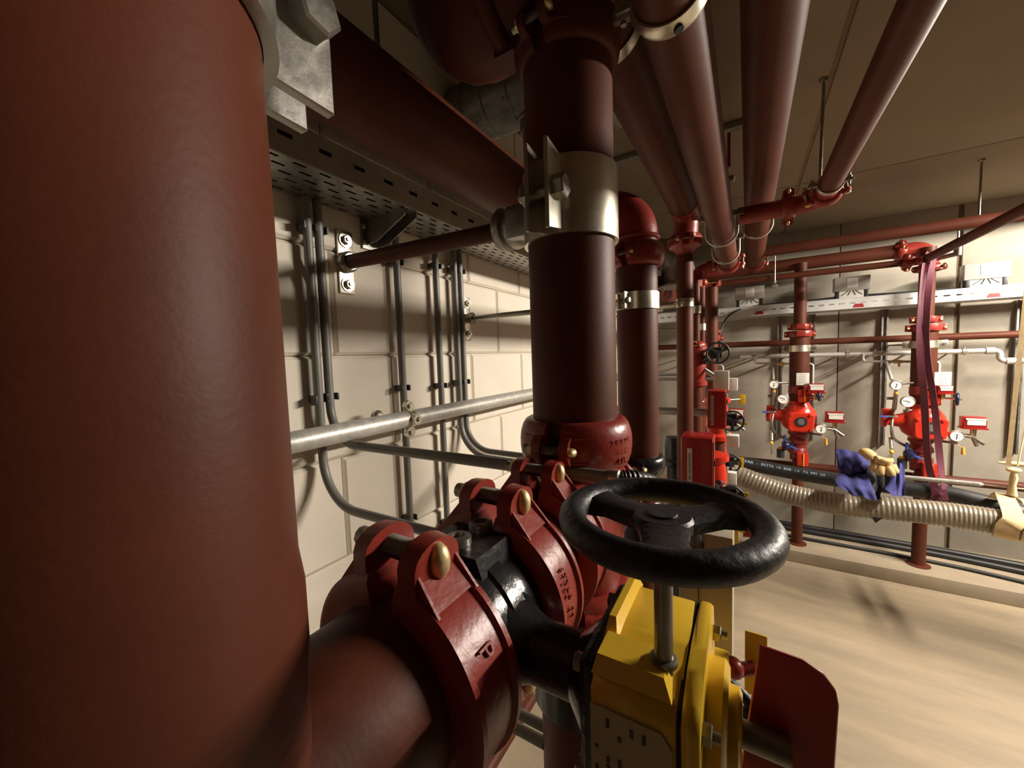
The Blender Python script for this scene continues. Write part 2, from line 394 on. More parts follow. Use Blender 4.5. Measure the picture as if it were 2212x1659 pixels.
# lamps (outside the frame; the room's main light and two added fills)
for i, (loc, ln, en, nd) in enumerate(LAMP):
    t = thing('batten_lamp', ('winged batten lamp hanging near the back wall', 'added fill lamp hanging over the open floor', 'added fill lamp hanging behind the camera')[i], 'lamp', (loc[0], loc[1], CZ))
    mb = MB(LM[i]); mb.box((0, 0, 0.075), (0.10, ln+0.06, 0.05), 0.004); part('housing', mb, 'lampw', t)
    mb = MB(LM[i]); mb.prism([(-0.24, -0.014), (-0.23, 0.022), (-0.05, 0.042), (0.05, 0.042), (0.23, 0.022), (0.24, -0.014), (0.245, -0.014), (0.235, 0.027), (0.05, 0.048), (-0.05, 0.048), (-0.235, 0.027), (-0.245, -0.014)], (0, -ln/2-0.2, 0), (1, 0, 0), (0, 0, 1), (0, ln+0.4, 0))
    for sg in (-1, 1): mb.box((0, sg*(ln/2+0.2), 0.008), (0.485, 0.006, 0.044))
    part('light_visor', mb, 'lampw', t)  # wings and end skirts shaped to keep light off ceiling and upper wall
    for sg in (-0.4, 0.4):
        mb = MB(LM[i]); mb.cyl((0, sg*ln, 0.09), (0, sg*ln, CZ-loc[2]), 0.004, seg=8); part('hanger_wire', mb, 'steel', t)

# ================================================================ FOREGROUND RISERS
RXx = -0.242; R = 0.068; HZ = -0.26
pipe('huge blurred red-brown pipe filling the left foreground', [(RXx, 0.05, FZ), (RXx, 0.05, -0.170), (RXx, 0.05, -0.150), (RXx, 0.05, -0.118), (RXx, 0.05, -0.100), (RXx, 0.05, CZ)], [0.070, 0.070, 0.0722, 0.0722, 0.070, 0.070], seg=72)
pipe('short red-brown horizontal pipe running from behind the huge pipe into the front coupling', [(RXx, 0.085, HZ), (RXx, 0.235, HZ)], R, seg=64)
coupling('large red bolted coupling nearest the camera, before the black valve', (RXx, 0.217, HZ), (0, 1, 0), (0, 0, 1), R, 0.093, 0.058, 0.103, 'flat', seg=30, ear=1.22, cast=(['P'], 0.0210, math.radians(66), 0.001, 0.0908))
coupling('large red bolted coupling just behind the black valve body', (RXx, 0.352, HZ), (0, 1, 0), (0, 0, 1), R, 0.093, 0.058, 0.103, 'flat', seg=30, ear=1.18, cast=(['STYLE 77', '139 7'], 0.0085, math.radians(80), 0.010, 0.0914))
pipe('stub of red-brown pipe between the two rear bolted couplings', [(RXx, 0.34, HZ), (RXx, 0.47, HZ)], R, seg=48)
coupling('red bolted coupling at the tee under the central riser', (RXx, 0.455, HZ), (0, 1, 0), (0, 0, 1), R, 0.090, 0.052, 0.106, 'flat', seg=24, ear=1.05)
t = thing('tee_fitting', 'glossy red tee casting beneath the central riser', 'pipe fitting', (RXx, 0.589, HZ))
mb = MB(); mb.lathe([(R, -0.14), (R, -0.115), (0.076, -0.10), (0.078, -0.04), (0.078, 0.04), (0.076, 0.10), (R, 0.115), (R*0.9, 0.13), (0, 0.135)], (RXx, 0.589, HZ), (0, 1, 0), 48)
mb.lathe([(0.078, -0.02), (0.074, 0.04), (0.069, 0.07), (0.068, 0.115)], (RXx, 0.589, HZ), (0, 0, 1), 48)
mb.lathe([(0.078, 0.0), (0.074, -0.06), (0.069, -0.09), (0.068, -0.13)], (RXx, 0.589, HZ), (0, 0, 1), 48)
part('body', mb, 'red', t)
mb = MB(); mb.torus((RXx, 0.70, HZ), (0, 1, 0), 0.074, 0.008, 40, 8); part('collar', mb, 'red', t)
pipe('thick red-brown riser in the centre held by a wide grey clamp', [(RXx, 0.589, -0.125), (RXx, 0.589, 0.475)], R, seg=64)
coupling('rounded red coupling with cast lettering at the foot of the central riser', (RXx, 0.589, -0.138), (0, 0, 1), (0, -1, 0), R, 0.0905, 0.078, 0.087, 'round', seg=32, ear=1.0,
         cast=(['2009G', '4SK', 'FM'], 0.0125, math.radians(74), 0.006, 0.0895))
coupling('dark red coupling at the top of the central riser', (RXx, 0.589, 0.470), (0, 0, 1), (-0.15, -1, 0), R, 0.081, 0.066, 0.084, 'round', m='primer', seg=28, ear=0.8)  # darker primer colour stands in for the shade up here
coupling('red coupling hidden under the tee below the central riser', (RXx, 0.589, -0.40), (0, 0, 1), (0.35, -1, 0), R, 0.092, 0.064, 0.094, 'round', seg=24, ear=0.9)
# big dark tee with domed cap above the central riser
t = thing('tee_fitting', 'big dark red domed tee overhead at the top of the picture', 'pipe fitting', (RXx, 0.57, 0.60))
mb = MB(); mb.lathe([(0.0, -0.265), (0.03, -0.262), (0.062, -0.250), (0.09, -0.225), (0.108, -0.195), (0.115, -0.16), (0.115, -0.02), (0.10, 0.05), (0.07, 0.06), (0, 0.06)], (RXx, 0.57, 0.605), (1, 0, 0), 48)
mb.cyl((RXx, 0.589, 0.48), (RXx, 0.589, 0.60), 0.070, seg=40); mb.cyl((RXx, 0.57, 0.640), (RXx, 0.74, 0.640), 0.064, seg=40)
part('body', mb, 'primer', t)
mb = MB(); mb.torus((RXx-0.09, 0.57, 0.605), (1, 0, 0), 0.112, 0.016, 48, 10); mb.hull([(RXx-0.105+dx, 0.545+dy, 0.475+dz) for dx in (0, 0.05) for dy in (0, 0.045) for dz in (0, 0.03)])
part('collar', mb, 'primer', t)
# ---- wide grey clamp on central riser + wall rod
def riser_clamp(label, c, r, h, fdir, wd, plates=0.055, gap=0.024, th=0.006, bolt=0.011, m='zinc', bpos=0.56, ht=None):
    H_ = ht or h; pth = th
    c = Vector(c); t = thing('pipe_clamp', label, 'clamp', c)
    mb = MB(); mb.lathe([(r+0.0006, -h/2), (r+th, -h/2), (r+th, h/2), (r+0.0006, h/2)], c, (0, 0, 1), 56, solid=True); part('band', mb, m, t)
    f = Vector(fdir).normalized(); s = Vector(wd).normalized()
    for k, sg in enumerate((1, -1)):
        o = c+f*(r*0.90)+s*(sg*gap/2)
        poly = [(0, -h*0.46), (plates*0.3, -h*0.47), (plates, -H_*0.5), (plates, H_*0.5), (plates*0.3, h*0.47), (0, h*0.46)]
        mb = MB(); mb.prism(poly, o, f, (0, 0, 1), s*(sg*th), 0.0012); part('flange_plate', mb, m, t)
    b = c+f*(r*0.90+plates*bpos)
    mb = MB(); mb.cyl(b-s*(gap/2+th+0.02), b+s*(gap/2+th), bolt*0.55, seg=14); bo = part('bolt', mb, 'steel', t)
    mb = MB(); mb.hexa(b+s*(gap/2+th), s, bolt, bolt*0.95, 0.3); part('bolt_head', mb, 'galv', bo)
    mb = MB(); mb.hexa(b-s*(gap/2+th), -s, bolt, bolt*0.9, 0.1); part('nut', mb, 'galv', bo)
    return t
def wall_rod(t, y, z, x0, x1, rr, m='primer', neck=True, zend=None, plate=True):
    zend = z if zend is None else zend
    mb = MB(); mb.cyl((x0, y, z), (x1, y, zend), rr, seg=24); part('stand_off_rod', mb, m, t)
    if neck:
        mb = MB(); mb.lathe([(rr*1.0, -0.036), (rr*2.1, -0.034), (rr*2.35, -0.026), (rr*2.35, -0.018), (rr*2.0, -0.015), (rr*2.05, -0.010), (rr*2.2, -0.004), (rr*2.0, 0.014), (rr*1.5, 0.03), (rr*1.3, 0.04)], (x1, y, zend), (1, 0, 0), 28); part('adaptor', mb, 'galv', t)
    if plate:
        mb = MB(); mb.box((x0+0.003, y, z), (0.006, 0.042, 0.15), 0.002); pl = part('wall_plate', mb, 'zinc', t)
        mb = MB(); mb.lathe([(rr*1.5, 0), (rr*1.5, 0.02), (rr*1.2, 0.026), (rr, 0.026)], (x0, y, z), (1, 0, 0), 20); part('socket', mb, 'galv', t)
        for dz in (0.053, -0.053):
            mb = MB(); mb.lathe([(0, 0), (0.0175, 0), (0.0175, 0.003), (0, 0.003)], (x0+0.006, y, z+dz), (1, 0, 0), 18); mb.hexa((x0+0.009, y, z+dz), (1, 0, 0), 0.0115, 0.009); mb.cyl((x0+0.009, y, z+dz), (x0+0.022, y, z+dz), 0.005, seg=10); part('anchor_bolt', mb, 'zinc', pl)
t = riser_clamp('wide grey steel clamp gripping the central riser with a rod to the block wall', (RXx, 0.589, 0.229), R, 0.108, (0, -1, 0), (1, 0, 0), bolt=0.0165, ht=0.118)
wall_rod(t, 0.609, 0.244, WX, -0.352, 0.0165, zend=0.230)
mb = MB(); mb.box((RXx-R-0.02, 0.597, 0.229), (0.05, 0.05, 0.055), 0.006); part('adaptor_block', mb, 'galv', t)
riser_clamp('galvanised clamp with a big hex bolt at the top left on the huge foreground pipe', (RXx, 0.05, 0.205), 0.070, 0.098, (0, 1, 0), (1, 0, 0), plates=0.049, gap=0.022, th=0.0075, bolt=0.0135, m='galv', bpos=0.72)
# ---------------------------------------------------------------- butterfly valve with gear operator
def valve(root_label, y, flip=1, wheel=True, x=RXx):
    z = HZ; t = thing('butterfly_valve', root_label, 'valve', (x, y, z))
    mb = MB(); mb.lathe([(R, -0.075), (R*1.02, -0.052), (0.0735, -0.045), (0.0735, -0.012), (0.0765, -0.009), (0.0765, 0.009), (0.0735, 0.012), (0.0735, 0.045), (R*1.02, 0.052), (R, 0.075)], (x, y, z), (0, 1, 0), 56)
    part('body', mb, 'black', t)
    mb = MB(); mb.hull([(x+dx, y+dy, z+dz) for dx, dz in ((-0.042, 0.058), (0.042, 0.058), (-0.034, 0.079), (0.034, 0.079)) for dy in (-0.020, 0.052)]); part('pad', mb, 'black', t, 'raised black pad carrying two plugs')
    for dy in (-0.002, 0.035):
        mb = MB(); mb.lathe([(0.006, 0.003), (0.0065, 0.0085), (0.0100, 0.0085), (0.0128, 0.007), (0.0128, 0.005), (0.0120, 0.0045), (0.0128, 0.004), (0.0128, 0.0), (0.0, 0.0)], (x+0.0, y+dy, z+0.079), (0, 0, 1), 24); mb.cyl((x, y+dy, z+0.079), (x, y+dy, z+0.082), 0.0062, seg=6); part('plug', mb, 'galv', t)
    X = lambda v: v+(x-RXx)
    mb = MB(); mb.lathe([(0.046, -0.185), (0.031, -0.168), (0.026, -0.155), (0.026, -0.118), (0.040, -0.104), (0.044, -0.098), (0.044, -0.088)], (X(0), y, z), (1, 0, 0), 32); part('neck', mb, 'black', t)
    mb = MB(); mb.box((X(-0.093), y, z), (0.011, 0.105, 0.105), 0.006); part('mounting_flange', mb, 'black', t)
    for dy in (-0.04, 0.04):
        for dz in (-0.04, 0.04):
            mb = MB(); mb.cyl((X(-0.101), y+dy, z+dz), (X(-0.099), y+dy, z+dz), 0.006, seg=12); mb.hexa((X(-0.099), y+dy, z+dz), (-1, 0, 0), 0.0065, 0.006); part('flange_bolt', mb, 'steel', t)
    # gear housing
    g = MB(); f = flip
    prof = [(-0.052, -0.085), (0.05, -0.085), (0.058, -0.06), (0.058, 0.030), (0.046, 0.058), (-0.010, 0.058), (-0.030, 0.056), (-0.052, 0.050), (-0.060, 0.042), (-0.060, -0.06)]
    g.prism([(a, b*f) for a, b in prof], (X(-0.087), y, z), (0, 1, 0), (0, 0, 1), (0.054, 0, 0), 0.003); gh = part('gear_housing', g, 'yellow', t)
    mb = MB(); mb.prism([(a*1.03, b*1.02*f) for a, b in prof], (X(-0.0315), y, z), (0, 1, 0), (0, 0, 1), (0.010, 0, 0), 0.0025); part('cover', mb, 'yellow', t)
    mb = MB(); mb.prism([(a*0.985, b*0.985*f) for a, b in prof], (X(-0.034), y, z), (0, 1, 0), (0, 0, 1), (0.004, 0, 0)); part('gasket', mb, 'dark', t)
    mb = MB(); mb.lathe([(0.040, 0), (0.040, 0.010), (0.036, 0.013), (0.026, 0.013), (0.026, 0.019), (0.022, 0.021), (0, 0.021)], (X(-0.022), y, z), (1, 0, 0), 36); part('hub_boss', mb, 'yellow', t)
    mb = MB(); mb.hull([(X(-0.072)+dx, y-0.044+dy, z+f*dz) for dx, dy, dz in ((-0.015, -0.012, 0.05), (0.035, -0.012, 0.05), (-0.015, 0.02, 0.045), (0.035, 0.02, 0.045), (-0.012, -0.008, 0.062), (0.03, -0.008, 0.062), (-0.012, 0.016, 0.062), (0.03, 0.016, 0.062))]); part('shaft_boss', mb, 'yellow', t)
    mb = MB()
    mb.hull([(X(-0.087)+dx, y+dy, z+f*dz) for dx, dy, dz in ((0, 0.05, 0.056), (0.010, 0.05, 0.056), (0, -0.03, 0.056), (0.010, -0.03, 0.056), (0.001, 0.045, 0.067), (0.006, 0.045, 0.067), (0.001, -0.018, 0.067), (0.006, -0.018, 0.067))])
    part('rib', mb, 'yellow', t)
    for dy, dz in ((-0.044, 0.030), (0.044, 0.036), (-0.047, -0.055), (0.047, -0.055)):
        mb = MB(); mb.hexa((X(-0.0215), y+dy, z+f*dz), (1, 0, 0), 0.0062, 0.0055); mb.cyl((X(-0.0165), y+dy, z+f*dz), (X(-0.0115), y+dy, z+f*dz), 0.0032, seg=10); part('cover_bolt', mb, 'steel', t)
    # name plate on the side facing the camera
    fy = y-0.0605
    mb = MB(); mb.prism([(-0.086, 0.034*f), (-0.042, 0.034*f), (-0.036, 0.026*f), (-0.036, -0.058*f), (-0.086, -0.058*f)], (X(0), fy, z), (1, 0, 0), (0, 0, 1), (0, -0.0012, 0)); npl = part('name_plate', mb, 'plate', t, 'cream name plate with dark print')
    mb = MB(); rnd = random.Random(5)
    for c in range(6):
        xx = -0.082+c*0.0075
        zz = 0.028
        while zz > -0.054:
            ln = rnd.uniform(0.002, 0.010 if c > 3 else 0.006)
            if rnd.random() < 0.62: mb.box((X(xx), fy-0.0014, z+f*(zz-ln/2)), (0.0022 if c != 5 else 0.004, 0.0004, ln))
            zz -= ln+rnd.uniform(0.001, 0.006)
    part('plate_print', mb, 'ink', npl, stuff=True)
    # worm shaft
    sx, sy = X(-0.0445), y-0.038
    mb = MB(); mb.cyl((sx, sy, z+f*0.055), (sx, sy, z+f*0.155), 0.0058, seg=24); mb.lathe([(0.0085, 0), (0.0085, 0.003), (0.006, 0.004), (0.0, 0.004)], (sx, sy, z+f*0.0615), (0, 0, f), 24); part('worm_shaft', mb, 'steel', t)
    if wheel: handwheel(t, (sx, sy, z+f*0.1555), (0, 0, 1), 0.0560, 0.0088, -1.36)
    # indicator flag
    mb = MB(); mb.cyl((X(-0.004), y, z), (X(0.026), y, z), 0.0085, seg=20); part('indicator_stem', mb, 'steel', t)
    fx, fzz = 0.0085, z
    poly = [(0.0, 0.060), (0.024, 0.0585), (0.034, 0.054), (0.0405, 0.045), (0.042, 0.036), (0.040, -0.035), (0.030, -0.045), (-0.010, -0.045), (-0.011, -0.040)]
    mb = MB(); mb.prism(poly, (X(fx), y+0.009, fzz), (1, 0, 0), (0, 0, 1), (0, 0.003, 0), 0.0008); part('indicator_flag', mb, 'flagred', t, 'dark red indicator flag')
    return t
def handwheel(t, c, ax, Rr, r, ph, m='wheel', spokes=3, sub=None):
    c = Vector(c); ax = Vector(ax).normalized(); a = Vector((1, 0, 0)) if abs(ax.x) < 0.9 else Vector((0, 1, 0)); u = (a-ax*a.dot(ax)).normalized(); v = ax.cross(u)
    mb = MB(); mb.torus(c, ax, Rr, r, 56, 14); hw = part('handwheel', mb, m, t)
    for k in range(spokes):
        q = ph+k*2*math.pi/spokes; d = u*math.cos(q)+v*math.sin(q); e = ax.cross(d)
        mb = MB(); pts = []
        for rr, hwid, hh in ((Rr*0.02, r*1.9, r*0.55), (Rr*0.30, r*1.55, r*0.5), (Rr*0.62, r*1.35, r*0.5), (Rr*0.97, r*2.0, r*0.65)):
            pts.append([c+d*rr+e*(hwid*a_)+ax*(hh*b_-r*0.1) for a_, b_ in ((-1, -1), (-1, 0.5), (-0.6, 1), (0.6, 1), (1, 0.5), (1, -1))])
        mb.loft(pts); part('spoke', mb, m, hw)
    mb = MB(); mb.lathe([(r*1.3, -r*1.1), (r*2.1, -r*0.5), (r*2.1, r*0.2), (r*1.9, r*0.42), (r*1.0, r*0.44), (r*0.95, r*0.55), (0, r*0.55)], c, ax, 24); part('hub', mb, m, hw)
valve('black valve with yellow gearbox, large black handwheel and red flag, lower foreground', 0.286)
t = thing('butterfly_valve', 'small far yellow valve with a red flag seen through the large handwheel', 'valve', (-0.25, 1.07, -0.45))
mb = MB(); mb.lathe([(0.053, -0.07), (0.07, -0.05), (0.07, 0.05), (0.053, 0.07)], (-0.254, 1.07, -0.47), (0, 0, 1), 36); part('body', mb, 'black', t)
mb = MB(); mb.cyl((-0.2, 1.08, -0.45), (-0.055, 1.10, -0.45), 0.017, seg=20); mb.lathe([(0.03, 0), (0.03, 0.012)], (-0.072, 1.10, -0.45), (1, 0, 0), 24); part('neck', mb, 'black', t)
mb = MB(); mb.box((-0.042, 1.10, -0.452), (0.034, 0.05, 0.058), 0.004); mb.box((-0.020, 1.10, -0.452), (0.010, 0.054, 0.060), 0.003); part('gear_housing', mb, 'yellow', t)
mb = MB(); mb.cyl((-0.016, 1.10, -0.452), (-0.002, 1.10, -0.452), 0.008, seg=16); part('indicator_stem', mb, 'yellow', t)
mb = MB(); mb.prism([(0, 0.016), (0.03, 0.004), (0.03, -0.012), (0, -0.016)], (-0.006, 1.094, -0.452), (1, 0, 0), (0, 0, 1), (0, 0.003, 0)); part('indicator_flag', mb, 'flagred', t, 'red indicator flag')
pipe('red-brown pipe standing below the riser that is behind the central riser', [(-0.254, 1.07, -0.53), (-0.254, 1.07, FZ)], 0.053)
# lower vertical valve under the tee
pipe('red-brown pipe dropping to the floor beneath the central riser', [(RXx, 0.589, -0.385), (RXx, 0.589, FZ)], R)
t = thing('butterfly_valve', 'lower yellow valve with yellow flag and upright black wheel behind the red flag', 'valve', (RXx, 0.589, -0.52))
mb = MB(); mb.lathe([(R, -0.06), (0.082, -0.045), (0.082, 0.045), (R, 0.06)], (RXx, 0.589, -0.53), (0, 0, 1), 40); part('body', mb, 'black', t)
mb = MB(); mb.cyl((RXx+0.07, 0.62, -0.52), (-0.08, 0.62, -0.52), 0.024); part('neck', mb, 'black', t)
mb = MB(); mb.box((-0.05, 0.63, -0.53), (0.06, 0.09, 0.10), 0.006); part('gear_housing', mb, 'yellow', t)
mb = MB(); mb.cyl((-0.03, 0.595, -0.47), (-0.03, 0.505, -0.455), 0.007, seg=14); part('worm_shaft', mb, 'steel', t)
handwheel(t, (-0.031, 0.5, -0.448), (0, -1, 0.15), 0.048, 0.0065, 0.4)
mb = MB(); mb.cyl((-0.02, 0.66, -0.505), (0.012, 0.68, -0.50), 0.010, seg=18); mb.ball((-0.016, 0.66, -0.497), 0.016); part('indicator_stem', mb, 'red', t)
mb = MB(); mb.prism([(0, 0), (0.03, 0), (0.03, 0.105), (0, 0.105)], (0.0, 0.69, -0.555), (1, 0, 0), (0, 0, 1), (0, 0.003, 0), 0.0006); part('indicator_flag', mb, 'yflag', t, 'yellow indicator flag')
# beige switch enclosure behind the wheel
t = thing('switch_box', 'tall beige enclosure standing behind the large black handwheel', 'box', (-0.062, 0.80, -0.6))
mb = MB(); mb.box((-0.063, 0.80, -0.485), (0.088, 0.09, 0.31), 0.003); part('case', mb, 'beige', t)
mb = MB(); mb.box((-0.091, 0.7535, -0.38), (0.018, 0.004, 0.07), 0.001); part('hatch', mb, 'beige', t)
mb = MB(); mb.box((-0.0735, 0.7545, -0.485), (0.0012, 0.002, 0.30)); part('seam', mb, 'dark', t)
mb = MB(); mb.box((-0.063, 0.82, -1.12), (0.04, 0.04, 0.96)); part('support_post', mb, 'galv', t)
# ================================================================ SECOND RISER
R2 = 0.053; X2, Y2 = -0.254, 1.07
pipe('medium red-brown riser just right of and behind the central riser', [(X2, Y2, -0.42), (X2, Y2, 0.26)], R2, seg=48)
t = thing('elbow_fitting', 'glossy red elbow on top of the riser behind the central riser', 'pipe fitting', (X2, Y2, 0.27))
mb = MB(); mb.tube(fil([(X2, Y2, 0.24), (X2, Y2, 0.385), (-0.47, Y2, 0.385)], 0.075, 14), R2*1.02, 40); mb.torus((X2, Y2, 0.30), (0, 0, 1), R2, 0.007, 40, 8); part('body', mb, 'red', t)
coupling('rounded red coupling under the elbow behind the central riser', (X2, Y2, 0.256), (0, 0, 1), (-0.25, -1, 0), R2, 0.071, 0.06, 0.069, 'round', seg=28, ear=0.75, cast=(['75', 'FM'], 0.012, math.radians(-88), 0.0, 0.0695))
t = riser_clamp('shiny narrow clamp on the riser behind the central riser', (X2, Y2, 0.137), R2, 0.044, (-0.3, -1, 0), (1, -0.3, 0), plates=0.03, gap=0.014, th=0.004, bolt=0.008)
wall_rod(t, Y2+0.005, 0.140, WX, X2-R2-0.02, 0.0085, m='steel', neck=False)
mb = MB(); mb.lathe([(0.016, 0), (0.016, 0.02), (0.02, 0.024), (0.02, 0.032), (0.011, 0.036)], (WX, Y2+0.005, 0.14), (1, 0, 0), 20); part('lock_nut', mb, 'steel', t)
coupling('coupling coloured black as shade at the foot of the riser behind the central riser', (X2, Y2, -0.30), (0, 0, 1), (0, -1, 0), R2, 0.07, 0.05, 0.07, 'round', m='black', simple=True)  # black colour paints in the shadow at the riser foot
# ================================================================ UPPER LEFT RED PIPE
pipe('thick red-brown pipe running along the block wall above the cable tray', [(-0.54, -0.9, 0.44), (-0.54, 3.4, 0.44)], 0.07, seg=56)
t = thing('pipe_hanger', 'thin threaded rod hanging the wall pipe at upper left', 'hanger', (-0.54, 0.48, CZ))
mb = MB(); mb.cyl((-0.54, 0.48, CZ), (-0.54, 0.48, 0.50), 0.005, seg=12); part('threaded_rod', mb, 'steel', t)
mb = MB(); mb.hexa((-0.54, 0.48, CZ-0.012), (0, 0, 1), 0.012, 0.012); part('nut', mb, 'steel', t)
# ================================================================ DUCTS
t = thing('air_duct', 'galvanised spiral air duct coming out of the block wall overhead', 'duct', (-0.80, 1.1, 0.83))
dy, dz = 1.10, 0.818
mb = MB(); mb.cyl((WX, dy, dz), (-0.46, dy, dz), 0.092, seg=48); mb.tube(fil([(-0.47, dy, dz), (-0.36, dy, dz), (-0.36, dy+0.2, dz)], 0.09, 8), 0.092, 48); part('duct_shell', mb, 'galv', t)
for xx in (-0.775, -0.700, -0.610, -0.53):
    mb = MB(); mb.torus((xx, dy, dz), (1, 0, 0), 0.092, 0.0028, 48, 6); part('rib', mb, 'galv', t)
for xx, q in ((-0.625, 0.9), (-0.545, 2.2)):
    mb = MB(); mb.hexa((xx, dy-0.092*math.cos(0.55), dz-0.092*math.sin(0.55)), (0, -0.85, -0.5), 0.005, 0.004); part('screw', mb, 'steel', t)
mb = MB(); mb.lathe([(0.04, 0), (0.043, -0.006), (0.043, -0.012), (0.038, -0.014), (0.038, -0.05)], (-0.57, dy, dz-0.082), (0, 0, 1), 32); part('spigot', mb, 'galv', t)
mb = MB(); mb.tube(fil([(-0.57, dy, dz-0.12), (-0.57, dy, dz-0.17), (-0.45, dy, dz-0.26)], 0.03, 5), 0.030, 24); part('flexible_outlet', mb, 'conduit', t)
t = thing('air_duct', 'galvanised duct elbow with a round collar far back between two red risers', 'duct', (-0.45, 2.45, 0.6))
mb = MB(); mb.tube(fil([(WX, 2.6, 0.62), (-0.37, 2.6, 0.62), (-0.37, 2.6, 0.40)], 0.11, 4), 0.095, 40); part('duct_shell', mb, 'galv', t, ang=12)
mb = MB(); mb.lathe([(0.09, 0), (0.118, 0), (0.118, 0.012), (0.09, 0.012)], (-0.37, 2.6, 0.40), (0, 0, 1), 40, solid=True); part('collar', mb, 'galv', t)
single('mounting_rail', MB().box((-0.40, 1.96, CZ-0.014), (0.88, 0.04, 0.026), 0.003), 'galv', 'grey steel channel fixed across the ceiling behind the slanting red pipes', 'rail', (-0.4, 1.96, CZ))
# ================================================================ PERFORATED TRAYS
def slotted(mb, o, u, v, W, Hh, holes, th):
    us = sorted({0, W, *[h[0] for h in holes], *[h[1] for h in holes]}); vs = sorted({0, Hh, *[h[2] for h in holes], *[h[3] for h in holes]})
    o, u, v = map(Vector, (o, u, v)); grid = {}
    n = u.cross(v)
    def gv(i, j, k):
        if (i, j, k) not in grid: grid[i, j, k] = mb._v(o+u*us[i]+v*vs[j]+n*(th*k))
        return grid[i, j, k]
    hs = set()
    for h in holes:
        for i in range(us.index(h[0]), us.index(h[1])):
            for j in range(vs.index(h[2]), vs.index(h[3])): hs.add((i, j))
    for i in range(len(us)-1):
        for j in range(len(vs)-1):
            if (i, j) in hs: continue
            for k in (0, 1): mb.b.faces.new([gv(i, j, k), gv(i+1, j, k), gv(i+1, j+1, k), gv(i, j+1, k)])
            for (di, dj), (a, b) in {(-1, 0): ((i, j), (i, j+1)), (1, 0): ((i+1, j), (i+1, j+1)), (0, -1): ((i, j), (i+1, j)), (0, 1): ((i, j+1), (i+1, j+1))}.items():
                q = (i+di, j+dj)
                if q in hs or not (0 <= q[0] < len(us)-1 and 0 <= q[1] < len(vs)-1):
                    mb.b.faces.new([gv(*a, 0), gv(*b, 0), gv(*b, 1), gv(*a, 1)])
TX0, TX1, TZ, TY0, TY1 = -0.832, -0.684, 0.363, -0.4, 3.9
t = thing('cable_tray', 'perforated steel cable tray along the left block wall', 'cable tray', (-0.76, 1.0, TZ))
mb = MB(); Wt = TY1-TY0
slotted(mb, (TX1, TY0, TZ), (0, 1, 0), (0, 0, 1), Wt, 0.06, [(round(0.03+i*0.075, 4), round(0.03+i*0.075+0.026, 4), 0.030, 0.039) for i in range(int(Wt/0.075)-1)], 0.0015)
part('side_rail', mb, 'traygalv', t)
mb = MB(); mb.box((TX1-0.006, (TY0+TY1)/2, TZ+0.061), (0.016, Wt, 0.004), 0.001); part('rail_lip', mb, 'traygalv', t)
mb = MB(); slotted(mb, (TX0, TY0, TZ), (0, 1, 0), (0, 0, 1), Wt, 0.06, [], 0.0015); part('side_rail', mb, 'traygalv', t)
mb = MB(); rw = (TX1-TX0)/6
for i in range(6):
    hol = [(round(0.012+k*0.05+(0.025 if i % 2 else 0), 4), round(0.012+k*0.05+0.024+(0.025 if i % 2 else 0), 4), round(rw*0.36, 5), round(rw*0.64, 5)) for k in range(int(Wt/0.05)-1)]
    slotted(mb, (TX1-rw*i, TY0, TZ), (0, 1, 0), (-1, 0, 0), Wt, round(rw, 6), hol, -0.0012)
part('perforated_floor', mb, 'galv', t)
for i, yy in enumerate((0.69, 1.9, 3.1)):
    mb = MB()
    mb.prism([(0, 0.0), (0.148, 0.0), (0.148, -0.014), (0.045, -0.058), (0, -0.062)], (WX, yy-0.018, TZ-0.001), (1, 0, 0), (0, 0, 1), (0, 0.003, 0)); mb.prism([(0, 0.0), (0.148, 0.0), (0.148, -0.014), (0.045, -0.058), (0, -0.062)], (WX, yy+0.018, TZ-0.001), (1, 0, 0), (0, 0, 1), (0, 0.003, 0))
    mb.box((WX+0.003, yy, TZ-0.035), (0.006, 0.06, 0.075)); ob = part('wall_bracket', mb, 'galv', t)
    for zz in (TZ-0.018, TZ-0.058):
        mb = MB(); mb.hexa((WX+0.006, yy-0.024, zz), (1, 0, 0), 0.006, 0.006); part('bracket_bolt', mb, 'zinc', ob)
for i, (xx, zz, rr) in enumerate(((-0.705, 0.378, 0.013), (-0.705, 0.403, 0.011), (-0.732, 0.377, 0.012), (-0.755, 0.379, 0.014), (-0.728, 0.402, 0.012))):  # cables added so the tray slots look dark
    mb = MB(); mb.tube(spline([(xx, -0.4, zz), (xx+0.002, 0.5, zz), (xx-0.002, 1.6, zz), (xx, 3.85, zz)], 4), rr, 10)
    single('cable', mb, 'copperdark', 'added dark filler cable lying in the perforated tray along the left wall', 'cable', (xx, 0, zz), 'added cables in the left wall tray')
# ================================================================ CONDUITS ON THE BLOCK WALL
CX = -0.817; CR = 0.0096
def conduit(label, pts, rad, clips, r=CR):
    t = thing('conduit', label, 'conduit', pts[0]); P = fil(pts, rad, 10) if rad else pts
    mb = MB(); mb.tube(P, r, 16); part('tube', mb, 'conduit', t)
    for cx, cy, cz in clips:
        mb = MB(); mb.box((WX+0.008, cy, cz), (0.014, 0.022, 0.016), 0.002)
        for sg in (-1, 1): mb.box((CX+0.002, cy+sg*(r+0.0035), cz), (0.024, 0.004, 0.016), 0.001)
        part('clip', mb, 'clip', t)
    return t
zt = 0.36
conduit('grey conduit nearest the huge left pipe, bending low toward the front valve', [(CX, 0.505, zt), (CX, 0.505, -0.318), (-0.30, 0.500, -0.312)], 0.105, [(CX, 0.505, -0.078), (CX, 0.505, 0.298)])
t = conduit('second grey conduit from the left, bending past the tee into a black flexible hose', [(CX, 0.531, zt), (CX, 0.531, -0.182), (-0.155, 0.506, -0.168)], 0.085, [(CX, 0.531, -0.075), (CX, 0.531, 0.298)])
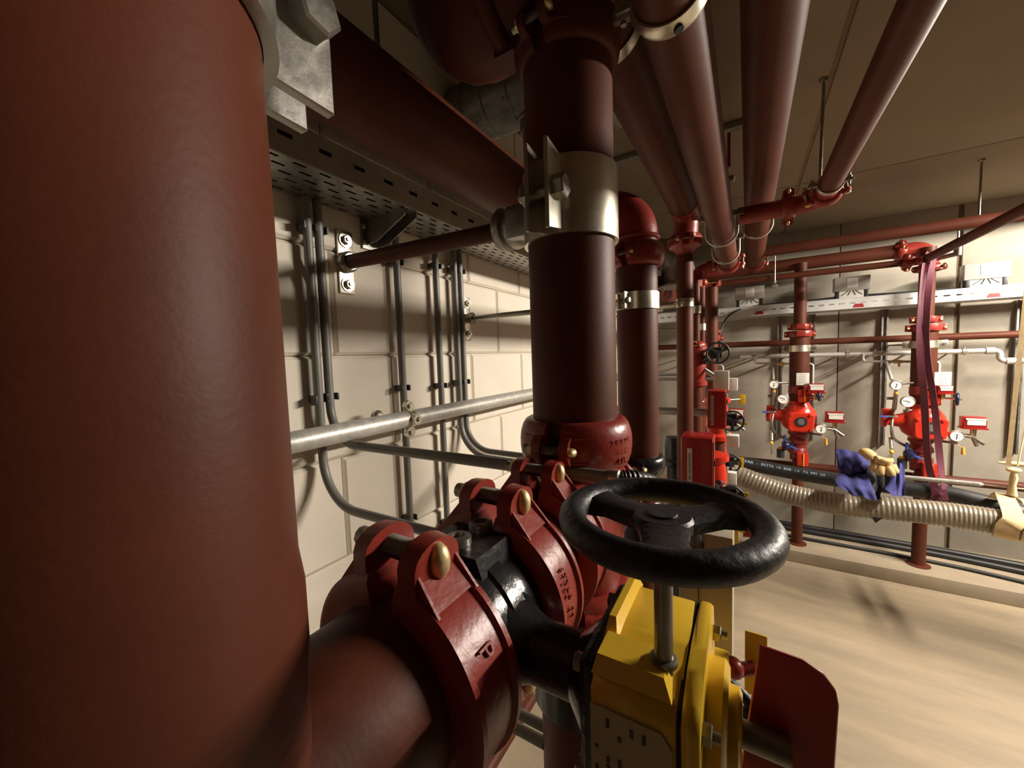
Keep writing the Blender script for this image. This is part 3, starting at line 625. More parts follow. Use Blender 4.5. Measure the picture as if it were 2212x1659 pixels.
mb = MB(); mb.lathe([(0.0125, 0), (0.0125, 0.012), (0.0105, 0.014)], (-0.158, 0.506, -0.168), (1, 0, 0), 18); part('end_ferrule', mb, 'zinc', t)
fx = spline([(-0.15, 0.506, -0.168), (-0.125, 0.53, -0.172), (-0.105, 0.60, -0.205), (-0.09, 0.69, -0.265), (-0.075, 0.76, -0.36)], 14)
mb = MB(); mb.tube(fx, [0.0118 if i % 2 else 0.0102 for i in range(len(fx))], 14); part('flexible_hose', mb, 'rubber', t, 'black corrugated flexible hose')
conduit('single straight grey conduit in the middle of the block wall', [(CX, 0.753, zt), (CX, 0.753, -0.47)], None, [(CX, 0.753, -0.074), (CX, 0.753, -0.446), (CX, 0.753, 0.27)])
conduit('straight grey conduit left of the pair beside the thin wall rod', [(CX, 0.908, zt), (CX, 0.908, -0.54)], None, [(CX, 0.908, -0.08), (CX, 0.908, 0.288), (CX, 0.908, -0.521)])
conduit('left conduit of the pair that bends right below the galvanised tube', [(CX, 0.997, zt), (CX, 0.997, -0.318), (-0.35, 1.0, -0.325)], 0.11, [(CX, 0.997, -0.076), (CX, 0.997, 0.292)])
conduit('right conduit of the pair that bends right below the galvanised tube', [(CX, 1.026, zt), (CX, 1.026, -0.306), (-0.35, 1.03, -0.312)], 0.095, [(CX, 1.026, -0.076), (CX, 1.026, 0.292)])
for i, (yy, zz) in enumerate(((0.60, -0.700), (0.56, -0.685))):
    pipe(('upper', 'lower')[i]+' of two grey conduits crossing the bright gap below the front coupling', [(WX, yy, zz), (-0.30, yy, zz+0.004)], 0.0096, m='conduit', seg=14, name='conduit', cat='conduit')
pipe('slim red-brown pipe low along the block wall in the gap below the front coupling', [(-0.76, 0.2, -1.42), (-0.76, 3.3, -1.42)], 0.024)
t = thing('galvanised_tube', 'horizontal galvanised tube clipped across the grey conduits on the block wall', 'pipe', (-0.722, 0.2, -0.144))
mb = MB(); mb.cyl((-0.722, -0.3, -0.144), (-0.722, 3.6, -0.144), 0.0208, seg=28); part('tube', mb, 'tube', t)
for yy in (0.678, 1.75, 2.8):
    mb = MB(); mb.lathe([(0.0206, -0.008), (0.0232, -0.008), (0.0232, 0.008), (0.0206, 0.008)], (-0.722, yy, -0.144), (0, 1, 0), 28, solid=True)
    for sg in (1, -1):
        mb.cyl((-0.728, yy, -0.144+sg*0.033), (-0.714, yy, -0.144+sg*0.033), 0.0135, seg=16)
        mb.hexa((-0.714, yy, -0.144+sg*0.033), (1, 0, 0), 0.009, 0.006)
    mb.lathe([(0.006, -0.004), (0.006, 0.010), (0.0125, 0.010), (0.0125, -0.004)], (-0.7, yy, -0.144), (1, 0, 0), 16)
    cl = part('tube_clip', mb, 'zinc', t)
    mb = MB(); mb.cyl((WX, yy, -0.144), (-0.742, yy, -0.144), 0.005, seg=10); mb.lathe([(0.017, 0), (0.017, 0.006), (0.01, 0.012), (0.006, 0.012)], (WX, yy, -0.144), (1, 0, 0), 18); part('clip_stud', mb, 'zinc', cl)
# ================================================================ CEILING PIPES
def ubolt_clamp(label, c, r, m='zinc', ring=0.006, rod=True):
    # band looped under a pipe that runs along y, with a nut lug each side and a rod to the ceiling
    t = thing('pipe_clamp', label, 'clamp', c); c = Vector(c)
    mb = MB(); mb.lathe([(r+0.001, -0.013), (r+0.004, -0.013), (r+ring, 0), (r+0.004, 0.013), (r+0.001, 0.013)], c, (0, 1, 0), 40, solid=True); part('band', mb, m, t)
    for sg in (-1, 1):
        mb = MB(); mb.box(c+V(sg*(r+0.014), 0, 0.0), (0.024, 0.024, 0.008), 0.002); mb.hexa(c+V(sg*(r+0.016), 0, 0.004), (0, 0, 1), 0.008, 0.008); mb.cyl(c+V(sg*(r+0.016), 0, -0.014), c+V(sg*(r+0.016), 0, 0.02), 0.004, seg=10); part('lug', mb, 'galv', t)
    if rod:
        mb = MB(); mb.cyl(c+V(0, 0, r), V(c.x, c.y, CZ), 0.005, seg=12); part('threaded_rod', mb, 'steel', t)
    return t
P1 = (-0.24, 0.64, 0.060); P2 = (-0.09, 0.47, 0.044); P3 = (0.04, 0.655, 0.057); P4 = (0.222, 0.52, 0.0305)
pipe('leftmost of the four red pipes slanting up the ceiling, starting at the central riser', [(P1[0], 0.70, P1[1]), (P1[0], 1.87, P1[1])], P1[2], seg=48)
pipe('second red ceiling pipe from the left, carrying a big silver clamp at the top', [(P2[0], -1.6, P2[1]), (P2[0], 2.42, P2[1])], P2[2], seg=48)
pipe('third red ceiling pipe from the left, widest at the top edge', [(P3[0], -1.6, P3[1]), (P3[0], 3.64, P3[1])], P3[2], seg=48)
pipe('rightmost slanting red ceiling pipe', [(P4[0], -1.6, P4[1]), (P4[0], 1.66, P4[1])], P4[2], seg=40)
ubolt_clamp('silver clamp around the leftmost ceiling pipe beside the central riser', (P1[0], 0.80, P1[1]), P1[2])
t = ubolt_clamp('big silver ring clamp on the second ceiling pipe at the top edge', (P2[0], 0.575, P2[1]), P2[2], ring=0.008)
mb = MB(); mb.cyl((P2[0]+0.010, 0.575, P2[1]-P2[2]-0.004), (P2[0]+0.0115, 0.575, P2[1]-P2[2]-0.0082), 0.0062); part('hole_disc', mb, 'dark', t, 'dark threaded hole')  # dark solid disc stands in for the shade inside the hole
mb = MB(); mb.tube(fil([(P2[0]-0.05, 0.575, P2[1]+0.0), (P2[0]-0.088, 0.575, P2[1]+0.002), (P2[0]-0.088, 0.575, P2[1]-0.03)], 0.012, 6), 0.007, 10, sx=1.6); part('hook', mb, 'galv', t)
def hang_u(label, X, y, z, r):
    t = thing('u_bolt', label, 'clamp', (X, y, z))
    k = r+0.011
    arc = [(X+k*math.cos(q), y, z-0.004+k*math.sin(q)) for q in [math.pi+math.pi*i/16 for i in range(17)]]
    mb = MB(); mb.tube([(X-k, y, z+r*1.25)]+arc+[(X+k, y, z+r*1.25)], 0.0048, 10); part('bow', mb, 'tube', t)
    for sg in (-1, 1):
        mb = MB(); mb.hexa((X+sg*k, y, z+r*1.02), (0, 0, 1), 0.009, 0.008); part('nut', mb, 'zinc', t)
    mb = MB(); mb.box((X, y, z+r+0.012), (2*r+0.06, 0.03, 0.02), 0.002); part('bar', mb, 'galv', t)
hang_u('thin silver U-bolt under the second ceiling pipe, upper one', P2[0], 1.76, P2[1], P2[2])
hang_u('thin silver U-bolt under the second ceiling pipe, lower one', P2[0], 2.12, P2[1], P2[2])
hang_u('thin silver U-bolt under the third ceiling pipe', P3[0], 2.45, P3[1], P3[2])
ubolt_clamp('small clamp near the lower end of the rightmost ceiling pipe', (P4[0], 1.62, P4[1]), P4[2], rod=False)
t = thing('pipe_hanger', 'threaded rod hanging the rightmost ceiling pipe', 'hanger', (0.228, 1.84, CZ))
mb = MB(); mb.cyl((0.228, 1.84, CZ), (0.222, 1.84, P4[1]+0.02), 0.0052, seg=12); part('threaded_rod', mb, 'steel', t)
mb = MB(); mb.lathe([(0.014, 0), (0.014, -0.004), (0.008, -0.012)], (0.228, 1.84, CZ), (0, 0, 1), 16); part('anchor', mb, 'steel', t)
t = thing('elbow_fitting', 'dark red elbow with two bolted collars ending the rightmost ceiling pipe', 'pipe fitting', (P4[0], 1.72, P4[1]))
mb = MB(); mb.tube(fil([(P4[0], 1.63, P4[1]), (P4[0], 1.79, P4[1]), (-0.035, 1.79, P4[1])], 0.06, 10), 0.032, 30); part('body', mb, 'red', t)
coupling('small red coupling joining the rightmost ceiling pipe to its elbow', (P4[0], 1.70, P4[1]), (0, 1, 0), (1, 0, 0.2), 0.031, 0.048, 0.04, 0.052, 'round', seg=18, ear=0.8)
coupling('small red coupling on the cross pipe left of the rightmost ceiling pipe', (0.125, 1.79, P4[1]), (1, 0, 0), (0, -0.3, 1), 0.032, 0.048, 0.042, 0.054, 'round', seg=18, ear=0.8)
t = thing('elbow_fitting', 'dark red elbow turning the leftmost ceiling pipe down to a thin riser', 'pipe fitting', (P1[0], 1.9, P1[1]))
mb = MB(); mb.tube(fil([(P1[0], 1.84, P1[1]), (P1[0], 1.955, P1[1]), (-0.248, 1.955, 0.50)], 0.075, 10), [0.062]*8+[0.055]*5, 30); mb.lathe([(0.056, 0.52), (0.062, 0.50), (0.060, 0.475), (0.04, 0.455), (0.037, 0.44)], (-0.248, 1.955, 0), (0, 0, 1), 30); part('body', mb, 'red', t)
coupling('dark red coupling below the elbow of the leftmost ceiling pipe', (-0.248, 1.955, 0.500), (0, 0, 1), (0.2, -1, 0), 0.054, 0.074, 0.055, 0.078, 'round', seg=20, ear=1.0)
coupling('dark red coupling at the lower end of the second ceiling pipe', (P2[0], 2.40, P2[1]), (0, 1, 0), (1, 0, 0), 0.044, 0.062, 0.05, 0.066, 'round', seg=20, ear=0.9)
t = thing('elbow_fitting', 'red elbow and cross piece under the lower end of the second ceiling pipe', 'pipe fitting', (P2[0], 2.45, P2[1]))
mb = MB(); mb.tube(fil([(P2[0], 2.39, P2[1]), (P2[0], 2.50, P2[1]), (-0.20, 2.50, P2[1])], 0.055, 8), 0.046, 28); mb.tube(fil([(-0.15, 2.50, P2[1]), (-0.25, 2.50, P2[1]), (-0.25, 2.46, 0.36)], 0.04, 6), 0.03, 20); part('body', mb, 'red', t)
coupling('dark red coupling at the far end of the third ceiling pipe', (P3[0], 3.45, P3[1]), (0, 1, 0), (1, 0, 0), 0.057, 0.077, 0.05, 0.08, 'round', seg=20, ear=0.9)
# far thin risers
pipe('slim red-brown riser with a silver band, left one of the far cluster', [(-0.248, 1.955, -0.6), (-0.248, 1.955, 0.47)], 0.036)
riser_clamp('silver clamp on the left slim riser of the far cluster', (-0.248, 1.955, 0.224), 0.036, 0.038, (-0.3, -1, 0), (1, -0.3, 0), plates=0.024, gap=0.012, th=0.003, bolt=0.007)
t = thing('stand_off_rod', 'thin steel rod tying the far slim riser to the block wall', 'rod', (WX, 1.96, 0.222)); mb = MB(); mb.cyl((WX, 1.96, 0.222), (-0.292, 1.96, 0.222), 0.014, seg=16); part('rod', mb, 'zinc', t)
pipe('second slim red-brown riser of the far cluster', [(-0.25, 2.446, 0.06), (-0.25, 2.446, 0.41)], 0.020, seg=24)
pipe('third slim red-brown riser of the far cluster', [(-0.252, 2.80, -0.55), (-0.252, 2.80, 0.44)], 0.0185, seg=24)
pipe('fourth and rightmost red-brown riser of the far cluster', [(-0.205, 2.95, -0.55), (-0.205, 2.95, 0.46)], 0.037, seg=28)
for lab, c, r, h in (('white silver band on the second slim riser of the far cluster', (-0.25, 2.446, 0.238), 0.020, 0.042), ('white silver band on the third slim riser of the far cluster', (-0.252, 2.80, 0.156), 0.0185, 0.042)):
    t = thing('pipe_clamp', lab, 'clamp', c); mb = MB(); mb.lathe([(r+0.0005, -h/2), (r+0.005, -h/2), (r+0.005, h/2), (r+0.0005, h/2)], c, (0, 0, 1), 28, solid=True); part('band', mb, 'zinc', t)
    mb = MB(); mb.cyl((WX, c[1], c[2]), (c[0]-r, c[1], c[2]), 0.005, seg=10); part('wall_stud', mb, 'steel', t)
coupling('small red coupling at the head of the third slim riser', (-0.252, 2.80, 0.44), (0, 0, 1), (0, -1, 0), 0.0185, 0.034, 0.04, 0.036, 'round', simple=True, ear=0.7)
coupling('small red coupling at the head of the rightmost far riser', (-0.205, 2.95, 0.45), (0, 0, 1), (0.3, -1, 0), 0.037, 0.055, 0.05, 0.058, 'round', simple=True, ear=0.8)
pipe('short dark red cross pipe linking the heads of the far risers', [(-0.40, 2.87, 0.49), (0.0, 2.87, 0.49)], 0.032)
coupling('red coupling below the second slim riser above the black valve', (-0.25, 2.446, 0.032), (0, 0, 1), (0, -1, 0), 0.02, 0.052, 0.05, 0.05, 'round', simple=True, ear=0.8)

t = thing('drain_cock', 'tiny valve with upright red lever on top of the second ceiling pipe', 'valve', (P2[0]+0.02, 1.5, P2[1]+P2[2]))
mb = MB(); mb.cyl((P2[0]+0.015, 1.5, P2[1]+0.03), (P2[0]+0.02, 1.5, 0.60), 0.010, seg=14); mb.cyl((P2[0]+0.015, 1.5, 0.56), (P2[0]+0.05, 1.5, 0.56), 0.012, seg=12); part('body', mb, 'steel', t)
mb = MB(); mb.box((P2[0]+0.034, 1.5, 0.655), (0.010, 0.006, 0.11), 0.002); part('lever', mb, 'cab', t, 'red lever')
# ================================================================ FAR CLUSTER OF MONITORED VALVES
def far_valve(label, x, y, z, wheel, wr, flag, box, boxm, body='bright', rv=0.055, neckm='black', boxlab=None, fl='yflag', wax=(0.25, -1, 0), hgt=0.24, down=True):
    t = thing('monitored_valve', label, 'valve', (x, y, z))
    mb = MB(); mb.lathe([(rv*0.7, -hgt/2), (rv*1.15, -hgt/2+0.01), (rv*1.15, -hgt/2+0.03), (rv*0.85, -hgt/2+0.045), (rv, -0.03), (rv, 0.03), (rv*0.85, hgt/2-0.045), (rv*1.15, hgt/2-0.03), (rv*1.15, hgt/2-0.01), (rv*0.7, hgt/2)], (x, y, z), (0, 0, 1), 32); part('body', mb, body, t)
    wv = Vector(wheel); a = Vector(wax).normalized()
    mb = MB(); mb.cyl((x, y, z), wv-a*0.06, 0.022, seg=18); mb.box(wv-a*0.055, (0.06, 0.06, 0.06), 0.006); part('gearbox', mb, neckm, t)
    mb = MB(); mb.cyl(wv-a*0.03, wv, 0.007, seg=12); part('worm_shaft', mb, 'steel', t)
    handwheel(t, wv, a, wr, wr*0.10, 0.5)
    if flag:
        fc, fs = flag; mb = MB(); mb.box(fc, (fs[0], 0.004, fs[1]), 0.001); part('indicator_flag', mb, fl, t, 'yellow indicator flag')
        mb = MB(); mb.cyl((x+0.03, y, fc[2]), (fc[0]-fs[0]*0.3, fc[1]+0.004, fc[2]), 0.006, seg=10); part('indicator_stem', mb, 'steel', t)
    if box:
        for bc, bs, bm in box:
            mb = MB(); mb.box(bc, bs, 0.004); b = part('switch_box', mb, bm, t)
            mb = MB(); mb.lathe([(0.012, 0), (0.012, 0.0015), (0.0, 0.0015)], (bc[0]-0.004, bc[1]-bs[1]/2, bc[2]+bs[2]*0.12), (0, -1, 0), 18); part('knock_out', mb, bm, b)
            mb = MB(); mb.cyl((bc[0]-bs[0]*0.3, bc[1]+bs[1]*0.3, bc[2]), (x+0.02, y, z), 0.008, seg=10); part('mount_arm', mb, 'steel', b)
    if down:
        mb = MB(); mb.cyl((x, y, z-hgt/2+0.005), (x, y, FZ), rv*0.7, seg=24); part('drop_pipe', mb, 'primer', t)
    return t
far_valve('black valve under the second slim riser with the topmost upright handwheel', -0.25, 2.446, -0.085, (-0.135, 2.36, -0.012), 0.055, ((-0.024, 2.62, -0.290), (0.034, 0.056)), [((-0.117, 2.35, -0.160), (0.070, 0.06, 0.104), 'beige'), ((-0.073, 2.60, -0.200), (0.054, 0.05, 0.072), 'white')], 'beige', body='red', rv=0.05)
far_valve('red valve beside the small red cabinet with middle upright handwheel', -0.135, 2.30, -0.36, (-0.057, 2.1, -0.338), 0.047, ((-0.008, 2.12, -0.352), (0.028, 0.012)), [((-0.057, 2.10, -0.432), (0.054, 0.06, 0.056), 'white')], 'white')
far_valve('red valve low behind the large red cabinet with the smallest far handwheel', -0.155, 2.66, -0.66, (-0.078, 2.58, -0.668), 0.050, ((-0.027, 2.62, -0.668), (0.028, 0.060)), [((-0.070, 2.50, -0.735), (0.046, 0.05, 0.076), 'white')], 'white')
far_valve('red valve with the lowest far handwheel just above the big black wheel', -0.125, 1.86, -0.56, (-0.049, 1.70, -0.578), 0.044, ((-0.004, 1.72, -0.565), (0.026, 0.018)), [], 'white')
def red_cabinet(label, x0, x1, z0, z1, y, d, txt, arm):
    t = thing('red_cabinet', label, 'cabinet', ((x0+x1)/2, y, z0)); w_, h_ = x1-x0, z1-z0
    mb = MB(); mb.box(((x0+x1)/2, y+d/2+0.012, (z0+z1)/2), (w_, d, h_), 0.007); part('case', mb, 'cab', t)
    mb = MB(); mb.box(((x0+x1)/2, y+0.008, (z0+z1)/2), (w_*0.985, 0.018, h_*0.985), 0.007); dr = part('door', mb, 'cab', t)
    sw = w_*0.155; sx = x0+w_*0.29; sz1 = z1-h_*0.13; sz0 = z0+h_*0.10
    mb = MB(); mb.box((sx, y-0.0013, (sz0+sz1)/2), (sw, 0.0012, sz1-sz0)); part('text_label', mb, 'sign', dr, 'grey strip label with dark upright lettering')
    lettering('lettering', txt, sw*0.72, frame((sx, y-0.0022, (sz0+sz1)/2), (0, 0, 1), (-1, 0, 0)), 'ink', dr, 0.0003, width=(sz1-sz0)*0.86)
    mb = MB(); mb.box((x1+0.0015, y+0.012, (z0+z1)/2), (0.004, 0.012, h_*0.9), 0.001); part('lit_door_edge', mb, 'galv', t)  # pale strip stands in for light catching the door edge
    for k in (0.28, 0.62):
        mb = MB(); mb.box((x1+0.004, y+0.012, z1-h_*k), (0.006, 0.010, 0.022), 0.001); part('hinge', mb, 'ink', t)
    mb = MB(); mb.cyl(((x0+x1)/2, y+d, (z0+z1)/2), arm, 0.012, seg=12); part('mount_arm', mb, 'steel', t)
    return t
red_cabinet('large red cabinet with a vertical grey text strip behind the big black handwheel', -0.214, -0.104, -0.66, -0.318, 1.56, 0.10, 'AUTOMATISCH BLUSLEIDING', (-0.235, 1.955, -0.45))
red_cabinet('small red cabinet with a vertical grey text strip, higher and farther back', -0.164, -0.085, -0.375, -0.190, 2.06, 0.09, 'BLUSLEIDING', (-0.15, 2.30, -0.33))
t = thing('elbow_fitting', 'black flanged fitting left of the large red cabinet', 'pipe fitting', (-0.30, 2.0, -0.42))
mb = MB(); mb.lathe([(0.05, -0.07), (0.066, -0.06), (0.066, -0.04), (0.05, -0.03), (0.05, 0.05), (0.04, 0.075), (0, 0.08)], (-0.31, 2.05, -0.50), (0, 0, 1), 28); mb.cyl((-0.31, 2.05, -0.55), (-0.31, 2.05, FZ), 0.04, seg=20); part('body', mb, 'black', t)
t = thing('wall_box', 'dim brownish box low on the wall behind the black flexible hose', 'box', (-0.46, 2.4, -0.8))
mb = MB(); mb.box((-0.47, 2.45, -0.74), (0.26, 0.12, 0.16), 0.006); part('case', mb, 'beige', t)
mb = MB(); mb.box((-0.47, 2.385, -0.715), (0.20, 0.012, 0.05), 0.003); part('cover', mb, 'beige', t)
for xx in (-0.55, -0.40):
    mb = MB(); mb.box((xx, 2.45, -1.21), (0.03, 0.04, 0.78)); part('leg', mb, 'steel', t)
for i in range(2):
    mb = MB(); mb.tube(spline([(-0.262+0.02*i, 1.09, -0.31), (-0.30+0.075*i, 1.12, -0.36), (-0.285+0.06*i, 1.14, -0.40), (-0.255, 1.16, -0.43)], 8), 0.0035, 8)
    single('cable', mb, 'rubber', ('left', 'right')[i]+' thin black cable looping below the riser behind the central riser', 'cable', (-0.27, 1.1, -0.34))
for i, (zz, rr, mm, yy) in enumerate(((-0.14, 0.010, 'conduit', 2.6), (-0.17, 0.010, 'conduit', 2.6), (-0.31, 0.02, 'galv', 2.15))):
    pipe(('upper thin grey conduit crossing behind the far risers', 'lower thin grey conduit crossing behind the far risers', 'galvanised pipe crossing at the foot of the left far riser')[i], [(WX, yy, zz), (-0.17, yy, zz)], rr, m=mm, seg=16, name='conduit' if i < 2 else 'steel_pipe', cat='conduit' if i < 2 else 'pipe')
# ================================================================ BACK WALL: PIPES
AY, BYY, CYY = 3.11, 3.68, 3.42
pipe('upper red pipe crossing under the ceiling toward the back right', [(0.06, AY, 0.645), (2.9, AY, 0.635)], 0.033, seg=32)
t = thing('pipe_hanger', 'threaded rod hanging the upper red pipe at far right', 'hanger', (1.05, AY, CZ)); mb = MB(); mb.cyl((1.05, AY, CZ), (1.05, AY, 0.655), 0.0052, seg=12); part('threaded_rod', mb, 'steel', t)
mb = MB(); mb.lathe([(0.014, 0), (0.014, -0.004), (0.008, -0.012)], (1.05, AY, CZ), (0, 0, 1), 16); part('anchor', mb, 'steel', t)
pipe('thick red header pipe feeding the wall stations', [(-0.75, BYY, 0.635), (0.93, BYY, 0.635)], 0.046, seg=36)
t = thing('elbow_fitting', 'red elbow of the header above the right wall station', 'pipe fitting', (1.0, BYY, 0.635))
mb = MB(); mb.tube(fil([(0.85, BYY, 0.635), (1.018, BYY, 0.635), (1.018, 3.64, 0.50)], 0.07, 10), 0.048, 32); part('body', mb, 'red', t)
coupling('red coupling on the header left of the right-hand elbow', (0.885, BYY, 0.635), (1, 0, 0), (0, -0.8, 0.5), 0.046, 0.066, 0.05, 0.068, 'round', seg=20, ear=0.9)
coupling('red coupling at the top of the right wall station pipe', (1.018, 3.64, 0.495), (0, 0, 1), (1, -0.4, 0), 0.046, 0.066, 0.045, 0.068, 'round', seg=20, ear=0.9)
pipe('slim dark red pipe running below the header', [(-0.75, CYY, 0.515), (0.86, CYY, 0.515)], 0.021, seg=24)
coupling('small dark red coupling at the end of the slim pipe below the header', (0.855, CYY, 0.515), (1, 0, 0), (0, -0.4, 1), 0.021, 0.04, 0.05, 0.042, 'round', seg=18, ear=0.8)
t = thing('elbow_fitting', 'small dark red elbow joining the slim pipe to the diagonal pipe', 'pipe fitting', (0.92, CYY, 0.515))
mb = MB(); mb.tube(fil([(0.84, CYY, 0.515), (0.925, CYY, 0.515), (0.925, 3.30, 0.513)], 0.04, 8), 0.025, 24); part('body', mb, 'red', t)
pipe('dark brown pipe coming diagonally toward the top right edge', [(0.922, 3.32, 0.512), (0.92, -1.6, 0.51)], 0.0235, 'primer', seg=28)
coupling('dark coupling on the upper red pipe at the right edge', (1.25, AY, 0.637), (1, 0, 0), (0, -0.5, -0.8), 0.033, 0.052, 0.05, 0.055, 'round', seg=18, ear=1.0)
t = thing('pipe_hanger', 'white little hanger rod dropping below the upper red pipe at left', 'hanger', (0.16, 3.35, 0.6)); mb = MB(); mb.cyl((0.165, 3.38, 0.66), (0.165, 3.38, 0.47), 0.004, seg=10); part('threaded_rod', mb, 'zinc', t)
mb = MB(); mb.hexa((0.165, 3.38, 0.475), (0, 0, 1), 0.010, 0.010); mb.box((0.165, 3.385, 0.447), (0.034, 0.03, 0.026), 0.003); part('saddle', mb, 'zinc', t)
t = thing('pipe_hanger', 'short white hanger above the right wall station elbow', 'hanger', (1.12, 3.55, 0.62)); mb = MB(); mb.cyl((1.10, 3.50, 0.68), (1.10, 3.50, 0.60), 0.006, seg=10); part('threaded_rod', mb, 'zinc', t)
mb = MB(); mb.lathe([(0.022, 0), (0.022, 0.008), (0.010, 0.02)], (1.10, 3.50, 0.60), (0, 0, 1), 16); mb.cyl((1.10, 3.50, 0.60), (1.10, 3.50, 0.535), 0.018, seg=14); mb.cyl((1.10, 3.50, 0.545), (1.02, 3.64, 0.545), 0.014, seg=12); part('saddle', mb, 'galv', t)
pipe('long thin red pipe across the back wall behind the stations', [(-0.78, 3.86, 0.048), (3.0, 3.86, 0.036)], 0.024, seg=24)
t = thing('galvanised_tube', 'thin galvanised tube across the back wall with a bend at its right end', 'pipe', (0.1, 3.80, -0.06))
mb = MB(); mb.tube(fil([(-0.05, 3.80, -0.060), (1.405, 3.80, -0.060), (1.405, 3.80, -0.128), (1.75, 3.80, -0.135)], 0.028, 6), 0.0165, 18); part('tube', mb, 'tube', t)
for xx in (0.05, 0.645, 0.80, 1.245):
    mb = MB(); mb.lathe([(0.0165, -0.012), (0.021, -0.012), (0.021, 0.012), (0.0165, 0.012)], (xx, 3.80, -0.06), (1, 0, 0), 18, solid=True); mb.cyl((xx, 3.80, -0.085), (xx, 3.80, -0.03), 0.005, seg=8); mb.cyl((xx, 3.80, -0.06), (xx, BY, -0.06), 0.005, seg=8); part('tube_clip', mb, 'zinc', t)
mb = MB(); mb.lathe([(0.022, -0.02), (0.022, 0.02)], (1.36, 3.80, -0.06), (1, 0, 0), 18); part('socket', mb, 'tube', t); mb = MB(); mb.lathe([(0.022, -0.02), (0.022, 0.02)], (1.45, 3.80, -0.13), (1, 0, 0), 18); part('socket', mb, 'tube', t)
# ================================================================ BACK WALL: TRAY, STRUTS, JUNCTION BOXES
t = thing('cable_tray', 'white slotted cable tray along the back wall', 'cable tray', (1.0, 3.8, 0.28))
mb = MB(); slotted(mb, (-0.82, 3.75, 0.275), (1, 0, 0), (0, 0, 1), 3.9, 0.075, [(round(0.02+i*0.06, 3), round(0.02+i*0.06+0.034, 3), 0.036, 0.046) for i in range(64)], 0.002); part('side_rail', mb, 'rail', t)
mb = MB(); mb.box((1.13, 3.757, 0.353), (3.9, 0.014, 0.005), 0.001); part('rail_lip', mb, 'rail', t)
mb = MB(); mb.box((1.13, 3.86, 0.276), (3.9, 0.22, 0.003)); part('tray_floor', mb, 'rail', t)
for xx in (0.08, 0.69, 1.345):
    mb = MB(); mb.prism([(-0.032, 0.004), (0.032, 0.004), (0.024, 0.03), (-0.02, 0.03)], (xx, 3.7475, 0.278), (1, 0, 0), (0, 0, 1), (0, -0.001, 0)); part('sticker', mb, 'flagred', t, 'small red sticker')
for i, xx in enumerate((0.235, 0.45, 0.885, 1.55)):
    nm = ('first', 'second', 'third', 'fourth')[i]
    single('strut_channel', MB().box((xx-0.014, BY-0.02, -0.25), (0.010, 0.038, 1.04)).box((xx+0.014, BY-0.02, -0.25), (0.010, 0.038, 1.04)).box((xx, BY-0.006, -0.25), (0.034, 0.010, 1.04)), 'galv', nm+' vertical steel channel from the left below the white back tray', 'channel', (xx, BY, -0.77))
for i, (xx, zz) in enumerate(((0.012, 0.432), (0.658, 0.428), (1.325, 0.425))):
    nm = ('junction box on the back tray nearest the thin far risers', 'middle junction box on the back tray, left of the purple strap', 'junction box on the back tray right of the purple strap')[i]
    t = thing('junction_box', 'pale grey '+nm, 'box', (xx, 3.82, 0.355))
    mb = MB(); mb.box((xx, 3.82, zz+0.035), (0.205, 0.08, 0.105), 0.008); part('lid', mb, 'boxgrey', t)
    mb = MB(); mb.box((xx, 3.825, zz-0.045), (0.15, 0.07, 0.06), 0.004); part('base', mb, 'white', t)
    for sg in (-1, 1):
        mb = MB(); mb.box((xx+sg*0.082, 3.81, zz-0.042), (0.022, 0.05, 0.062), 0.003); part('cable_gland', mb, 'rubber', t)
    mb = MB(); mb.box((xx+0.002, 3.779, zz+0.038), (0.062, 0.002, 0.066), 0.001); wdw = part('type_label', mb, 'dial', t)
    mb = MB()
    for k in range(5): mb.box((xx, 3.7775, zz+0.062-k*0.011), (0.045-0.006*(k % 2), 0.0006, 0.0025))
    part('label_print', mb, 'boxgrey', wdw, stuff=True)
    mb = MB()
    for q in (-0.7, -0.25, 0.25, 0.7): mb.cyl((xx+q*0.03, 3.788, zz-0.018), (xx+q*0.085, 3.788, zz-0.05), 0.002, seg=6)
    part('cable_tails', mb, 'rubber', t)
mb = MB(); mb.tube(spline([(0.62, 3.80, 0.37), (0.35, 3.79, 0.362), (0.05, 3.78, 0.355), (-0.12, 3.72, 0.30), (-0.19, 3.66, 0.16), (-0.19, 3.60, 0.02)], 10), 0.007, 10)
single('cable', mb, 'rubber', 'black cable drooping from the left end of the white back tray', 'cable', (0, 3.8, 0.36))
mb = MB(); mb.tube(spline([(0.40, 3.82, 0.363), (0.62, 3.81, 0.372), (0.75, 3.81, 0.37), (0.92, 3.82, 0.366), (1.2, 3.82, 0.366)], 8), 0.009, 8)
single('cable', mb, 'rubber', 'grey black cable lying in the white back tray between the junction boxes', 'cable', (0.8, 3.8, 0.36))
